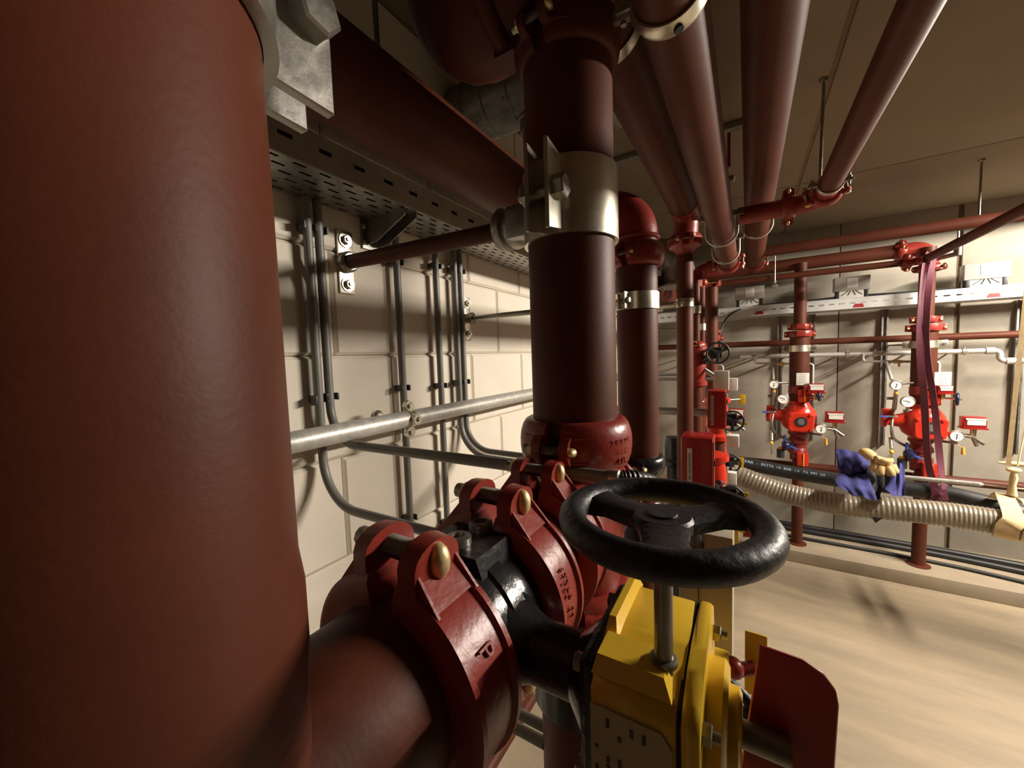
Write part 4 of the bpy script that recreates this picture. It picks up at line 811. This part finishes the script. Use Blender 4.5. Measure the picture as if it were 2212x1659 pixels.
# ================================================================ ALARM VALVE STATIONS
def gauge(t, c, r, needle=-0.3, d=(0.12, -1, 0.0)):
    c = Vector(c); d = Vector(d).normalized()
    mb = MB(); mb.lathe([(r*0.8, -0.022), (r*0.96, -0.020), (r, -0.012), (r, 0.004), (r*0.93, 0.006), (r*0.88, 0.002), (0, 0.001)], c, d, 32); g = part('pressure_gauge', mb, 'zinc', t)
    mb = MB(); mb.lathe([(r*0.885, 0.0), (r*0.885, 0.0025), (0, 0.0025)], c, d, 32); part('dial', mb, 'dial', g)
    s = d.cross(V(0, 0, 1)).normalized()*-1; upv = V(0, 0, 1)
    mb = MB(); F = Matrix((s, d, upv)).transposed()
    def bar(a, r0, r1, wd):
        dirv = s*math.sin(a)+upv*math.cos(a); n = dirv.cross(d)
        o = c+d*0.0032; mb.prism([(r0, -wd), (r1, -wd*0.5), (r1, wd*0.5), (r0, wd)], o, dirv, n, d*0.0006)
    bar(math.pi+0.15, -r*0.35, r*0.5, r*0.085) if needle is None else bar(needle, -r*0.30, r*0.72, r*0.075)
    for k in range(13): bar(-2.2+k*4.4/12, r*0.68, r*0.80, r*0.016)
    for sg in (0.28, -0.36): mb.prism([(-r*0.4, -r*0.02), (r*0.4, -r*0.02), (r*0.4, r*0.02), (-r*0.4, r*0.02)], c+d*0.0032+upv*(r*sg), s, upv, d*0.0005)
    part('markings', mb, 'ink', g)
    return g
def station(label, X, right):
    Y = 3.64; t = thing('alarm_valve_station', label, 'alarm valve', (X, Y, -1.51))
    def lz(nm, prof, m='bright', x=X, y=Y, lab=None, seg=40):
        mb = MB(); mb.lathe([(r, z) for z, r in prof], (x, y, 0), (0, 0, 1), seg); return part(nm, mb, m, t, lab)
    lz('feed_pipe', [(0.63, 0.04), (0.15, 0.04)], 'primer'); lz('riser_pipe', [(0.10, 0.062), (-0.40, 0.062)], 'primer')
    for zc, rr, w_ in ((0.158, 0.046, 0.045), (0.105, 0.066, 0.05)):
        mb = MB(); mb.lathe([(rr*0.9, -w_/2), (rr+0.01, -w_/2*0.9), (rr+0.017, 0), (rr+0.01, w_/2*0.9), (rr*0.9, w_/2)], (X, Y, zc), (0, 0, 1), 28)
        for sg in (-1, 1): mb.box((X+sg*(rr+0.016), Y-0.006, zc), (0.03, 0.034, w_*0.9), 0.006)
        mb.box((X, Y-rr-0.012, zc), (0.055, 0.022, w_*0.8), 0.005); cp = part('collar', mb, 'red', t)
        mb = MB()
        for sg in (-1, 1): mb.hexa((X+sg*(rr+0.02), Y-0.024, zc), (0, -1, 0), 0.008, 0.008)
        part('collar_bolt', mb, 'brass', cp)
    # silver wall strap
    mb = MB(); mb.lathe([(0.0622, -0.024), (0.066, -0.024), (0.066, 0.024), (0.0622, 0.024)], (X, Y, -0.004), (0, 0, 1), 36, solid=True)
    for sg in (-1, 1): mb.box((X+sg*0.085, Y-0.002, -0.004), (0.046, 0.006, 0.05), 0.001)
    st = part('pipe_strap', mb, 'zinc', t)
    for sg in (-1, 1):
        mb = MB(); mb.hexa((X+sg*0.092, Y-0.005, -0.004), (0, -1, 0), 0.010, 0.007); part('strap_bolt', mb, 'steel', st)
        mb = MB(); mb.cyl((X+sg*0.092, Y, -0.004), (X+sg*0.092, BY, -0.004), 0.007, seg=10); part('strap_stud', mb, 'steel', st)
    # valve body
    lz('flange', [(-0.285, 0.06), (-0.29, 0.066), (-0.34, 0.066), (-0.345, 0.06)], 'red')
    lz('body', [(-0.40, 0.058), (-0.42, 0.066), (-0.45, 0.085), (-0.48, 0.105), (-0.52, 0.112), (-0.57, 0.112), (-0.60, 0.10), (-0.62, 0.075), (-0.635, 0.062)], y=Y-0.02)
    mb = MB(); mb.prism([(-0.075, -0.055), (-0.06, -0.075), (0.06, -0.075), (0.078, -0.055), (0.085, 0.05), (0.06, 0.07), (-0.06, 0.07), (-0.078, 0.055)], (X, Y-0.125, -0.545), (1, 0, 0), (0, 0, 1), (0, -0.028, 0), 0.008); cv = part('cover', mb, 'bright', t)
    for a, b in ((-0.058, 0.052), (0.058, 0.052), (-0.058, -0.055), (0.062, -0.055)):
        mb = MB(); mb.hexa((X+a, Y-0.153, -0.545+b), (0, -1, 0), 0.010, 0.008); part('cover_bolt', mb, 'bright', cv)
    mb = MB(); mb.lathe([(0.037, 0), (0.037, 0.003), (0, 0.003)], (X+0.004, Y-0.154, -0.542), (0, -1, 0), 28); rp = part('rating_plate', mb, 'ink', cv, 'round black rating plate')
    mb = MB()
    for k in range(5): mb.box((X+0.004, Y-0.1577, -0.524-k*0.009), (0.042-abs(k-2)*0.007, 0.0006, 0.003))
    part('plate_print', mb, 'boxgrey', rp, stuff=True)
    lz('outlet', [(-0.63, 0.06), (-0.655, 0.066), (-0.67, 0.055), (-0.68, 0.05), (-0.70, 0.062), (-0.725, 0.066), (-0.735, 0.055), (-0.76, 0.052), (-0.77, 0.062), (-0.80, 0.066), (-0.81, 0.052), (-0.86, 0.05)], 'red')
    lz('drop_pipe', [(-0.85, 0.036), (-1.51, 0.036)], 'primer', y=Y-0.04); lz('foot_ring', [(-1.50, 0.04), (-1.505, 0.062), (-1.51, 0.062)], 'primer', y=Y-0.04)
    for zc in (-0.355, -0.745+(-0.09)):
        mb = MB(); mb.box((X+0.022, Y-0.085, zc), (0.07, 0.06, 0.095), 0.008); sb = part('coupling_block', mb, 'bright', t)
        mb = MB(); mb.box((X+0.026, Y-0.117, zc), (0.008, 0.005, 0.092), 0.001); part('orange_strip', mb, 'orange', sb)
    # left inlet arm
    mb = MB(); mb.lathe([(0.03, -0.21), (0.05, -0.205), (0.05, -0.185), (0.035, -0.175), (0.045, -0.12), (0.065, -0.06)], (X, Y-0.02, -0.52), (1, 0, 0), 28); mb.box((X-0.175, Y-0.03, -0.47), (0.06, 0.05, 0.06), 0.008); part('side_inlet', mb, 'bright', t)
    mb = MB(); mb.box((X-0.235+0.02, 3.51, -0.482), (0.045, 0.008, 0.012), 0.002); part('lever_grip', mb, 'bluep', t, 'blue lever grip')
    mb = MB(); mb.box((X-0.175, 3.51, -0.480), (0.05, 0.006, 0.011), 0.001); mb.cyl((X-0.155, 3.51, -0.48), (X-0.155, 3.6, -0.48), 0.008, seg=10); part('lever', mb, 'zinc', t)
    # white instruction tag
    mb = MB(); mb.box((X+0.016+right, Y-0.071, -0.233), (0.078, 0.003, 0.092), 0.001); tg = part('instruction_tag', mb, 'white', t, 'white instruction tag')
    mb = MB(); rnd = random.Random(3)
    for k in range(6): mb.box((X+0.016+right, Y-0.0729, -0.20-k*0.012), (0.05-0.02*rnd.random(), 0.0006, 0.0028))
    part('tag_print', mb, 'boxgrey', tg, stuff=True)
    # gauges and trim
    gauge(t, (X-0.163, 3.50, -0.268), 0.0315, math.pi+0.25); gauge(t, (X-0.105, 3.50, -0.377), 0.036, -1.25); gauge(t, (X+0.122, 3.50, -0.587), 0.0345, math.pi+0.1)
    mb = MB(); mb.cyl((X-0.163, 3.505, -0.30), (X-0.163, 3.505, -0.325), 0.009, seg=12); mb.cyl((X-0.163, 3.505, -0.325), (X-0.163, 3.53, -0.43), 0.012, seg=12)
    mb.cyl((X-0.163, 3.53, -0.36), (X-0.20, 3.53, -0.36), 0.010, seg=10); mb.cyl((X-0.163, 3.53, -0.43), (X-0.163, 3.60, -0.47), 0.012, seg=10); mb.cyl((X-0.163, 3.51, -0.26), (X-0.06, 3.60, -0.26), 0.008, seg=10)
    mb.cyl((X-0.105, 3.505, -0.41), (X-0.105, 3.51, -0.445), 0.008, seg=10); mb.tube(fil([(X-0.105, 3.51, -0.44), (X-0.105, 3.58, -0.445), (X-0.02, 3.58, -0.44)], 0.015, 5), 0.007, 8)
    mb.cyl((X+0.122, 3.505, -0.615), (X+0.122, 3.505, -0.64), 0.008, seg=10); mb.tube(fil([(X+0.122, 3.51, -0.635), (X+0.05, 3.56, -0.635), (X-0.01, 3.62, -0.635)], 0.02, 4), 0.008, 8)
    mb.tube(fil([(X+0.15, 3.52, -0.585), (X+0.20, 3.53, -0.595), (X+0.22, 3.53, -0.65)], 0.015, 4), 0.010, 10); mb.cyl((X+0.195, 3.53, -0.59), (X+0.25, 3.53, -0.635), 0.011, seg=10); mb.cyl((X+0.205, 3.53, -0.585), (X+0.205, 3.52, -0.53), 0.009, seg=10)
    part('trim_pipework', mb, 'steel', t)
    mb = MB(); mb.cyl((X-0.163, 3.505, -0.312), (X-0.163, 3.505, -0.328), 0.0105, seg=12); part('orange_cap', mb, 'orange', t)
    mb = MB(); mb.tube(spline([(X-0.165, 3.55, -0.50), (X-0.172, 3.53, -0.56), (X-0.165, 3.53, -0.62), (X-0.13, 3.55, -0.66), (X-0.07, 3.58, -0.70), (X-0.03, 3.62, -0.74)], 8), 0.0085, 10); part('braided_hose', mb, 'galv', t)
    mb = MB(); mb.cyl((X-0.172, 3.55, -0.63), (X-0.172, 3.52, -0.70), 0.010, seg=10); mb.cyl((X-0.172, 3.52, -0.70), (X-0.172, 3.52, -0.81), 0.007, seg=10); mb.cyl((X-0.172, 3.52, -0.74), (X-0.215, 3.50, -0.80), 0.005, seg=8); part('drain_cock', mb, 'zinc', t)
    mb = MB(); mb.ball((X-0.176, 3.50, -0.718), 0.0125, seg=12); part('yellow_cap', mb, 'yflag', t)
    mb = MB(); mb.cyl((X-0.115, 3.53, -0.765), (X-0.115, 3.53, -0.83), 0.025, seg=18); mb.cyl((X-0.115, 3.53, -0.755), (X-0.115, 3.53, -0.765), 0.015, seg=12); part('drip_cup', mb, 'rubber', t)
    mb = MB(); mb.cyl((X-0.115, 3.53, -0.752), (X-0.115, 3.53, -0.764), 0.018, seg=12); part('orange_cap', mb, 'orange', t)
    mb = MB(); mb.tube(fil([(X-0.09, 3.55, -0.66), (X-0.09, 3.55, -0.74), (X-0.02, 3.58, -0.76)], 0.02, 5), 0.008, 10); mb.box((X-0.05, 3.56, -0.745), (0.09, 0.012, 0.014), 0.003, Matrix.Rotation(0.5, 3, 'Y')); part('blue_lever', mb, 'bluep', t)
    # pressure switches
    for (sx_, sz_, sc) in ((0.197, -0.500, 1.0), (0.088-right*0.45, -0.295, 0.95-right*5.0)):
        sy = 3.50
        mb = MB(); mb.box((X+sx_, sy+0.03, sz_), (0.098*sc, 0.07, 0.070*sc), 0.003); mb.box((X+sx_, sy+0.028, sz_-0.036*sc), (0.112*sc, 0.078, 0.008), 0.002); sw = part('pressure_switch', mb, 'cab', t, 'dark red pressure switch box')
        mb = MB(); mb.box((X+sx_+0.004, sy-0.0065, sz_+0.008), (0.078*sc, 0.002, 0.042*sc)); mb.box((X+sx_+0.002, sy-0.0075, sz_+0.024*sc), (0.088*sc, 0.004, 0.010)); part('type_label', mb, 'white', sw)
        mb = MB(); mb.cyl((X+sx_, sy+0.03, sz_-0.04*sc), (X+sx_, sy+0.03, sz_-0.09*sc), 0.010, seg=12); mb.cyl((X+sx_, sy+0.03, sz_-0.085*sc), (X+0.05, Y-0.02, sz_-0.085*sc), 0.008, seg=10); part('stem', mb, 'brass', sw)
    handwheel(t, (X+0.108+right*0.15, 3.50, -0.354), (1, -0.3, 0), 0.026+right*0.12, 0.009, 0.2, m='navy')
    mb = MB(); mb.cyl((X+0.03, 3.60, -0.354), (X+0.135, 3.495, -0.354), 0.007, seg=10); part('wheel_stem', mb, 'zinc', t)
    mb = MB(); mb.tube([(X+0.148, 3.49, -0.655), (X+0.150, 3.49, -0.70)], [0.007, 0.010], 10); mb.cyl((X+0.146, 3.492, -0.66), (X+0.122, 3.505, -0.635), 0.002, seg=6); part('orange_tag', mb, 'orange', t)
    mb = MB(); mb.lathe([(0.012, -0.02), (0.03, -0.016), (0.036, 0), (0.03, 0.016), (0.012, 0.02)], (X-0.088, 3.52, -0.735), (1, 0.2, 0), 24); mb.cyl((X-0.088, 3.52, -0.735), (X-0.02, 3.6, -0.735), 0.008, seg=10); part('drain_wheel', mb, 'navy', t)
    # supply spur from the galvanised tube
    mb = MB(); mb.tube(fil([(X-0.15-0.13, 3.78, -0.06), (X-0.15-0.13, 3.78, -0.115), (X+0.09, 3.70, -0.125), (X+0.09, 3.70, -0.36)], [0.018, 0.018], 5), 0.009, 10); mb.cyl((X-0.163, 3.735, -0.12), (X-0.163, 3.60, -0.24), 0.009, seg=10); part('supply_spur', mb, 'tube', t)
    mb = MB(); mb.cyl((X-0.125, 3.735, -0.121), (X-0.085, 3.73, -0.122), 0.014, seg=12); mb.cyl((X-0.10, 3.73, -0.12), (X-0.10, 3.72, -0.155), 0.006, seg=8); part('brass_cock', mb, 'brass', t)
    return t
station('bright red alarm valve station with three white gauges, left one on the back wall', 0.338, 0.0)
station('bright red alarm valve station with three gauges behind the purple strap', 1.010, 0.055)
station('red alarm valve station mostly hidden behind the far cluster of risers', -0.265, 0.0)
# ================================================================ FLOOR PIPES, HOSES, STRAPS
for i, (zz, yy, rr) in enumerate(((-1.488, 3.90, 0.022), (-1.49, 3.82, 0.018), (-1.497, 3.68, 0.012))):
    pts = spline([(-0.5, yy+0.02, zz), (0.5, yy, zz), (1.2, yy-0.03, zz), (2.0, yy-0.10-0.05*i, zz), (3.2, yy-0.14-0.06*i, zz)], 8)
    pipe(('thick black cable lying on the kerb against the back wall', 'black cable in front of the thick one on the kerb', 'thin dark cable lying along the kerb nearest its edge')[i], pts, rr, 'rubber', seg=12, name='cable', cat='cable')
pipe('slim red-brown pipe running behind the hoses', [(-0.4, 3.72, -0.93), (3.0, 3.72, -0.93)], 0.03)
hp = spline([(-0.35, 3.35, -0.84), (-0.02, 3.30, -0.848), (0.25, 3.27, -0.868), (0.52, 3.24, -0.880), (0.80, 3.20, -0.875), (1.0, 3.16, -0.873), (1.2, 3.10, -0.905), (1.5, 3.0, -0.98), (1.8, 2.9, -1.02)], 12)
t = thing('delivery_hose', 'thick black hose with pale blue print hanging in front of the stations', 'hose', hp[0])
mb = MB(); mb.tube(hp, 0.046, 28); part('hose', mb, 'rubber', t)
tx = 'RAGOMAR - BESTA 10 BAR 16 76 MM 20'
q0, q1 = 10, 33
hd = (hp[q1]-hp[q0]); hl = hd.length
ii = 0
for j, chx in enumerate(tx):
    s_ = q0+(q1-q0)*(j+0.5)/len(tx); i0 = int(s_); fr = s_-i0
    p = hp[i0].lerp(hp[i0+1], fr); d = (hp[i0+1]-hp[i0]).normalized(); n = V(0, -0.80, 0.60); n = (n-d*n.dot(d)).normalized(); upv = n.cross(d)
    if chx != ' ': lettering('print_letter', chx, 0.032 if j < 9 else 0.026, frame(p+n*0.0464, d, upv), 'ptape', t, 0.0004)
cp_ = spline([(-0.35, 3.05, -0.80), (-0.05, 3.0, -0.855), (0.2, 2.97, -0.925), (0.45, 2.94, -0.945), (0.72, 2.92, -0.925), (0.95, 2.90, -0.912), (1.15, 2.86, -0.912), (1.4, 2.80, -0.93), (1.7, 2.70, -0.96)], 72)
mb = MB(); mb.tube(cp_, [0.0640+0.0020*math.sin(i*2*math.pi/6) for i in range(len(cp_))], 22); single('suction_hose', mb, 'clear', 'clear ribbed plastic hose hanging below the black hose', 'hose', cp_[0])
def ribbon(mb, pts, wdir, hw, th=0.002):
    pts = [Vector(p) for p in pts]; rings = []
    for i, p in enumerate(pts):
        t_ = (pts[min(i+1, len(pts)-1)]-pts[max(i-1, 0)]).normalized(); w_ = Vector(wdir[i] if isinstance(wdir, list) else wdir); w_ = (w_-t_*w_.dot(t_)).normalized(); n = t_.cross(w_)
        h = hw[i] if isinstance(hw, list) else hw
        rings.append([p+w_*h+n*th, p-w_*h+n*th, p-w_*h-n*th, p+w_*h-n*th])
    mb.loft(rings)
t = thing('lashing_strap', 'purple webbing strap hanging from the diagonal pipe and looped round the black hose', 'strap', (0.92, 3.28, 0.5))
a = spline([(0.930, 3.335, 0.545), (0.905, 3.30, 0.50), (0.890, 3.27, 0.38), (0.880, 3.24, 0.0), (0.900, 3.21, -0.35), (0.915, 3.18, -0.68), (0.930, 3.125, -0.82), (0.935, 3.115, -0.875), (0.935, 3.14, -0.925), (0.935, 3.20, -0.928)], 6)
mb = MB(); ribbon(mb, a, [(0.8, 0.8*math.sin(i*0.13+0.9), 0) for i in range(len(a))], [0.017 if i < 40 else 0.022 for i in range(len(a))], 0.0015); part('webbing', mb, 'purple', t)
a = spline([(0.955, 3.335, 0.535), (0.935, 3.29, 0.48), (0.908, 3.25, 0.30), (0.905, 3.23, -0.02), (0.935, 3.19, -0.35), (0.960, 3.16, -0.68), (0.965, 3.118, -0.82), (0.962, 3.11, -0.875), (0.955, 3.14, -0.925), (0.95, 3.20, -0.928)], 6)
mb = MB(); ribbon(mb, a, [(0.8, 0.7*math.cos(i*0.16), 0) for i in range(len(a))], [0.015 if i < 40 else 0.021 for i in range(len(a))], 0.0015); part('webbing', mb, 'purple', t)
mb = MB(); ribbon(mb, [(0.918, 3.108, -0.86), (0.948, 3.100, -0.868), (0.978, 3.104, -0.86)], (0, 0, 1), 0.032, 0.0015); mb.hexa((0.948, 3.097, -0.862), (0, -1, 0), 0.011, 0.005); part('buckle_patch', mb, 'purple', t)
t = thing('lashing_strap', 'beige webbing sling at the right edge carrying both hoses', 'strap', (1.2, 3.0, 0.0))
a = [(1.225, 3.05, CZ), (1.195, 3.02, 0.3), (1.168, 3.0, -0.30), (1.150, 2.98, -0.64)]
mb = MB(); ribbon(mb, spline(a, 6), (1, -0.4, 0), 0.009, 0.002); part('webbing', mb, 'strap', t)
a = [(1.285, 3.10, CZ), (1.26, 3.07, 0.3), (1.225, 3.02, -0.30), (1.185, 2.99, -0.64)]
mb = MB(); ribbon(mb, spline(a, 6), (0.6, 1, 0), 0.010, 0.002); part('webbing', mb, 'strap', t)
mb = MB(); mb.ball((1.168, 2.975, -0.660), 0.022, (1.3, 0.9, 0.6), 16); mb.tube([(1.168, 2.975, -0.67), (1.168, 2.972, -0.70), (1.163, 2.968, -0.735), (1.16, 2.96, -0.79)], [0.014, 0.020, 0.017, 0.026], 12, sx=1.0, sy=0.7); part('knot', mb, 'strap', t)
a = spline([(1.150, 3.09, -0.85), (1.150, 3.02, -0.800), (1.130, 2.93, -0.80), (1.108, 2.80, -0.86), (1.085, 2.785, -0.90), (1.085, 2.80, -0.955), (1.10, 2.86, -0.985)], 6)
mb = MB(); ribbon(mb, a, (1, -0.25, 0), [0.024+0.014*min(1, i/24) for i in range(len(a))], 0.002); part('webbing', mb, 'strap', t)
a = spline([(1.215, 3.06, -0.85), (1.215, 2.99, -0.81), (1.20, 2.89, -0.81), (1.175, 2.775, -0.87), (1.155, 2.765, -0.905), (1.155, 2.785, -0.955), (1.165, 2.85, -0.985)], 6)
mb = MB(); ribbon(mb, a, (1, -0.25, 0), 0.027, 0.002); part('webbing', mb, 'strap', t)
lettering('lettering', 'KG', 0.034, frame((1.184, 2.832, -0.835), (0.05, 0.55, 0.42), (1, -0.25, 0)), 'ink', t, 0.0004)
t = thing('grease_lance', 'long thin silver rod lying over the black hose, ending under the blue overalls', 'rod', (0.75, 3.12, -0.79))
mb = MB(); mb.cyl((0.72, 3.12, -0.788), (1.065, 3.01, -0.760), 0.0125, seg=16); mb.lathe([(0.0125, 0), (0.006, 0.014), (0.004, 0.014)], (1.065, 3.01, -0.760), (0.93, -0.3, 0.07), 16); part('sleeve', mb, 'tube', t)
mb = MB(); mb.cyl((1.06, 3.012, -0.760), (1.45, 2.89, -0.735), 0.0035, seg=10); part('rod', mb, 'tube', t)
mb = MB(); mb.tube([(1.62, 3.26, -0.69), (1.29, 3.29, -0.693), (1.235, 3.30, -0.694)], [0.014, 0.014, 0.005], 12)
single('wooden_handle', mb, 'strap', 'pale wooden handle sticking out behind the beige sling', 'tool handle', (1.25, 3.3, -0.69))
# blue overalls draped over the hose
def cloth(name, t, outer, cols, m, lab=None):
    # outer: list of rows, each row a list of points -> smooth folded sheet with thickness
    mb = MB(); R_ = [[Vector(p) for p in row] for row in outer]
    G = []
    for row in R_: G.append(spline(row, cols))
    nrow = 5; H_ = []
    for j in range(len(G[0])):
        H_.append(spline([G[i][j] for i in range(len(G))], nrow))
    nj, ni = len(H_), len(H_[0])
    rnd = random.Random(11); ph = [rnd.uniform(0, 6) for _ in range(6)]
    A = [[H_[j][i]+V(0, -0.007*math.sin(i*0.9+j*0.55+ph[0])-0.005*math.sin(j*1.2-i*0.4+ph[1]), 0.004*math.sin(j*0.8+ph[2])) for i in range(ni)] for j in range(nj)]
    v1 = [[mb._v(A[j][i]) for i in range(ni)] for j in range(nj)]; v2 = [[mb._v(A[j][i]+V(0, 0.006, -0.002)) for i in range(ni)] for j in range(nj)]
    for j in range(nj-1):
        for i in range(ni-1):
            mb.b.faces.new((v1[j][i], v1[j+1][i], v1[j+1][i+1], v1[j][i+1])); mb.b.faces.new((v2[j][i], v2[j][i+1], v2[j+1][i+1], v2[j+1][i]))
    for j in range(nj-1):
        for i in (0, ni-1): mb.b.faces.new((v1[j][i], v1[j+1][i], v2[j+1][i], v2[j][i]))
    for i in range(ni-1):
        for j in (0, nj-1): mb.b.faces.new((v1[j][i], v1[j][i+1], v2[j][i+1], v2[j][i]))
    return part(name, mb, m, t, lab, ang=80)
t = thing('blue_overalls', 'blue work garment slung over the black hose with a tan glove beside it', 'clothing', (0.55, 3.16, -0.85))
cloth('left_sleeve', t, [[(0.488, 3.12, -0.646), (0.551, 3.10, -0.648), (0.610, 3.10, -0.658), (0.648, 3.12, -0.705)],
                         [(0.482, 3.05, -0.719), (0.539, 3.02, -0.728), (0.596, 3.02, -0.735), (0.634, 3.05, -0.745)],
                         [(0.500, 3.08, -0.785), (0.543, 3.04, -0.800), (0.586, 3.04, -0.788), (0.626, 3.07, -0.745)]], 6, 'blue')
cloth('front_panel', t, [[(0.507, 3.08, -0.780), (0.548, 3.05, -0.785), (0.584, 3.05, -0.775), (0.618, 3.06, -0.752)],
                         [(0.445, 2.89, -0.790), (0.499, 2.84, -0.790), (0.551, 2.83, -0.790), (0.605, 2.86, -0.786)],
                         [(0.454, 2.81, -0.804), (0.511, 2.79, -0.833), (0.563, 2.79, -0.843), (0.615, 2.80, -0.850)]], 6, 'blue')
cloth('right_leg', t, [[(0.735, 3.10, -0.712), (0.755, 3.07, -0.700), (0.772, 3.07, -0.695), (0.790, 3.09, -0.695)],
                       [(0.690, 2.96, -0.780), (0.715, 2.92, -0.766), (0.738, 2.92, -0.757), (0.762, 2.94, -0.748)],
                       [(0.655, 2.84, -0.797), (0.678, 2.80, -0.810), (0.703, 2.80, -0.817), (0.730, 2.82, -0.805)]], 6, 'blue')
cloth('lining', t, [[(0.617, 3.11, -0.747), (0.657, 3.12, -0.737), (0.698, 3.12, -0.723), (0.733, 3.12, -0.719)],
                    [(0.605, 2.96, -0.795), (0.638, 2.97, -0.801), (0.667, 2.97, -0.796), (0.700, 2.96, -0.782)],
                    [(0.612, 2.84, -0.852), (0.630, 2.85, -0.862), (0.650, 2.86, -0.822), (0.672, 2.85, -0.806)]], 5, 'rubber', 'black lining')
mb = MB(); mb.prism([(0, 0), (0.075, 0), (0.03, -0.055)], (0.60, 2.88, -0.955), (1, 0, 0), (0, 0, 1), (0, 0.006, 0)); mb.prism([(-0.012, 0.015), (0.085, 0.0), (0.035, -0.055), (0.0, -0.03)], (0.60, 2.89, -0.945), (1, 0, 0), (0, 0, 1), (0, 0.006, 0)); part('hanging_flap', mb, 'rubber', t, 'black flap hanging below the ribbed hose')
t = thing('work_glove', 'crumpled tan leather work glove on top of the black hose', 'glove', (0.67, 3.0, -0.70))
GV = V(-0.028, -0.04, 0.040)
mb = MB(); mb.ball(V(0.70, 3.03, -0.735)+GV, 0.058, (0.95, 0.7, 0.85), 32)
for v in mb.b.verts: v.co += V(0.008*math.sin(v.co.z*150+v.co.x*80), 0.008*math.sin(v.co.x*140+1), 0.008*math.sin(v.co.x*120+v.co.z*70))
part('palm', mb, 'tan', t)
mb = MB(); mb.tube(spline([V(0.665, 3.05, -0.70)+GV, V(0.635, 3.06, -0.675)+GV, V(0.625, 3.07, -0.690)+GV], 5), [0.03]*5+[0.027]*5+[0.02], 14); part('cuff', mb, 'tan', t)
for k, (p0, p1, rr) in enumerate((((0.67, 3.0, -0.735), (0.655, 3.0, -0.765), 0.021), ((0.69, 2.985, -0.735), (0.690, 2.985, -0.785), 0.022), ((0.715, 2.985, -0.730), (0.725, 2.985, -0.785), 0.023), ((0.735, 2.995, -0.725), (0.755, 2.99, -0.765), 0.022))):
    p0 = V(*p0)+GV; p1 = V(*p1)+GV; m_ = Vector(p0).lerp(Vector(p1), 0.5)+V(0.006*(-1)**k, -0.010, 0); mb = MB(); mb.tube(spline([p0, m_, p1], 5), [rr]*8+[rr*0.9, rr*0.75, rr*0.4], 12); part('finger', mb, 'tan', t)
mb = MB(); mb.tube(spline([V(0.675, 3.0, -0.715)+GV, V(0.70, 2.98, -0.70)+GV, V(0.735, 2.985, -0.702)+GV], 5), [0.016]*8+[0.014, 0.012, 0.006], 12); part('thumb', mb, 'tan', t)
bpy.context.view_layer.update()
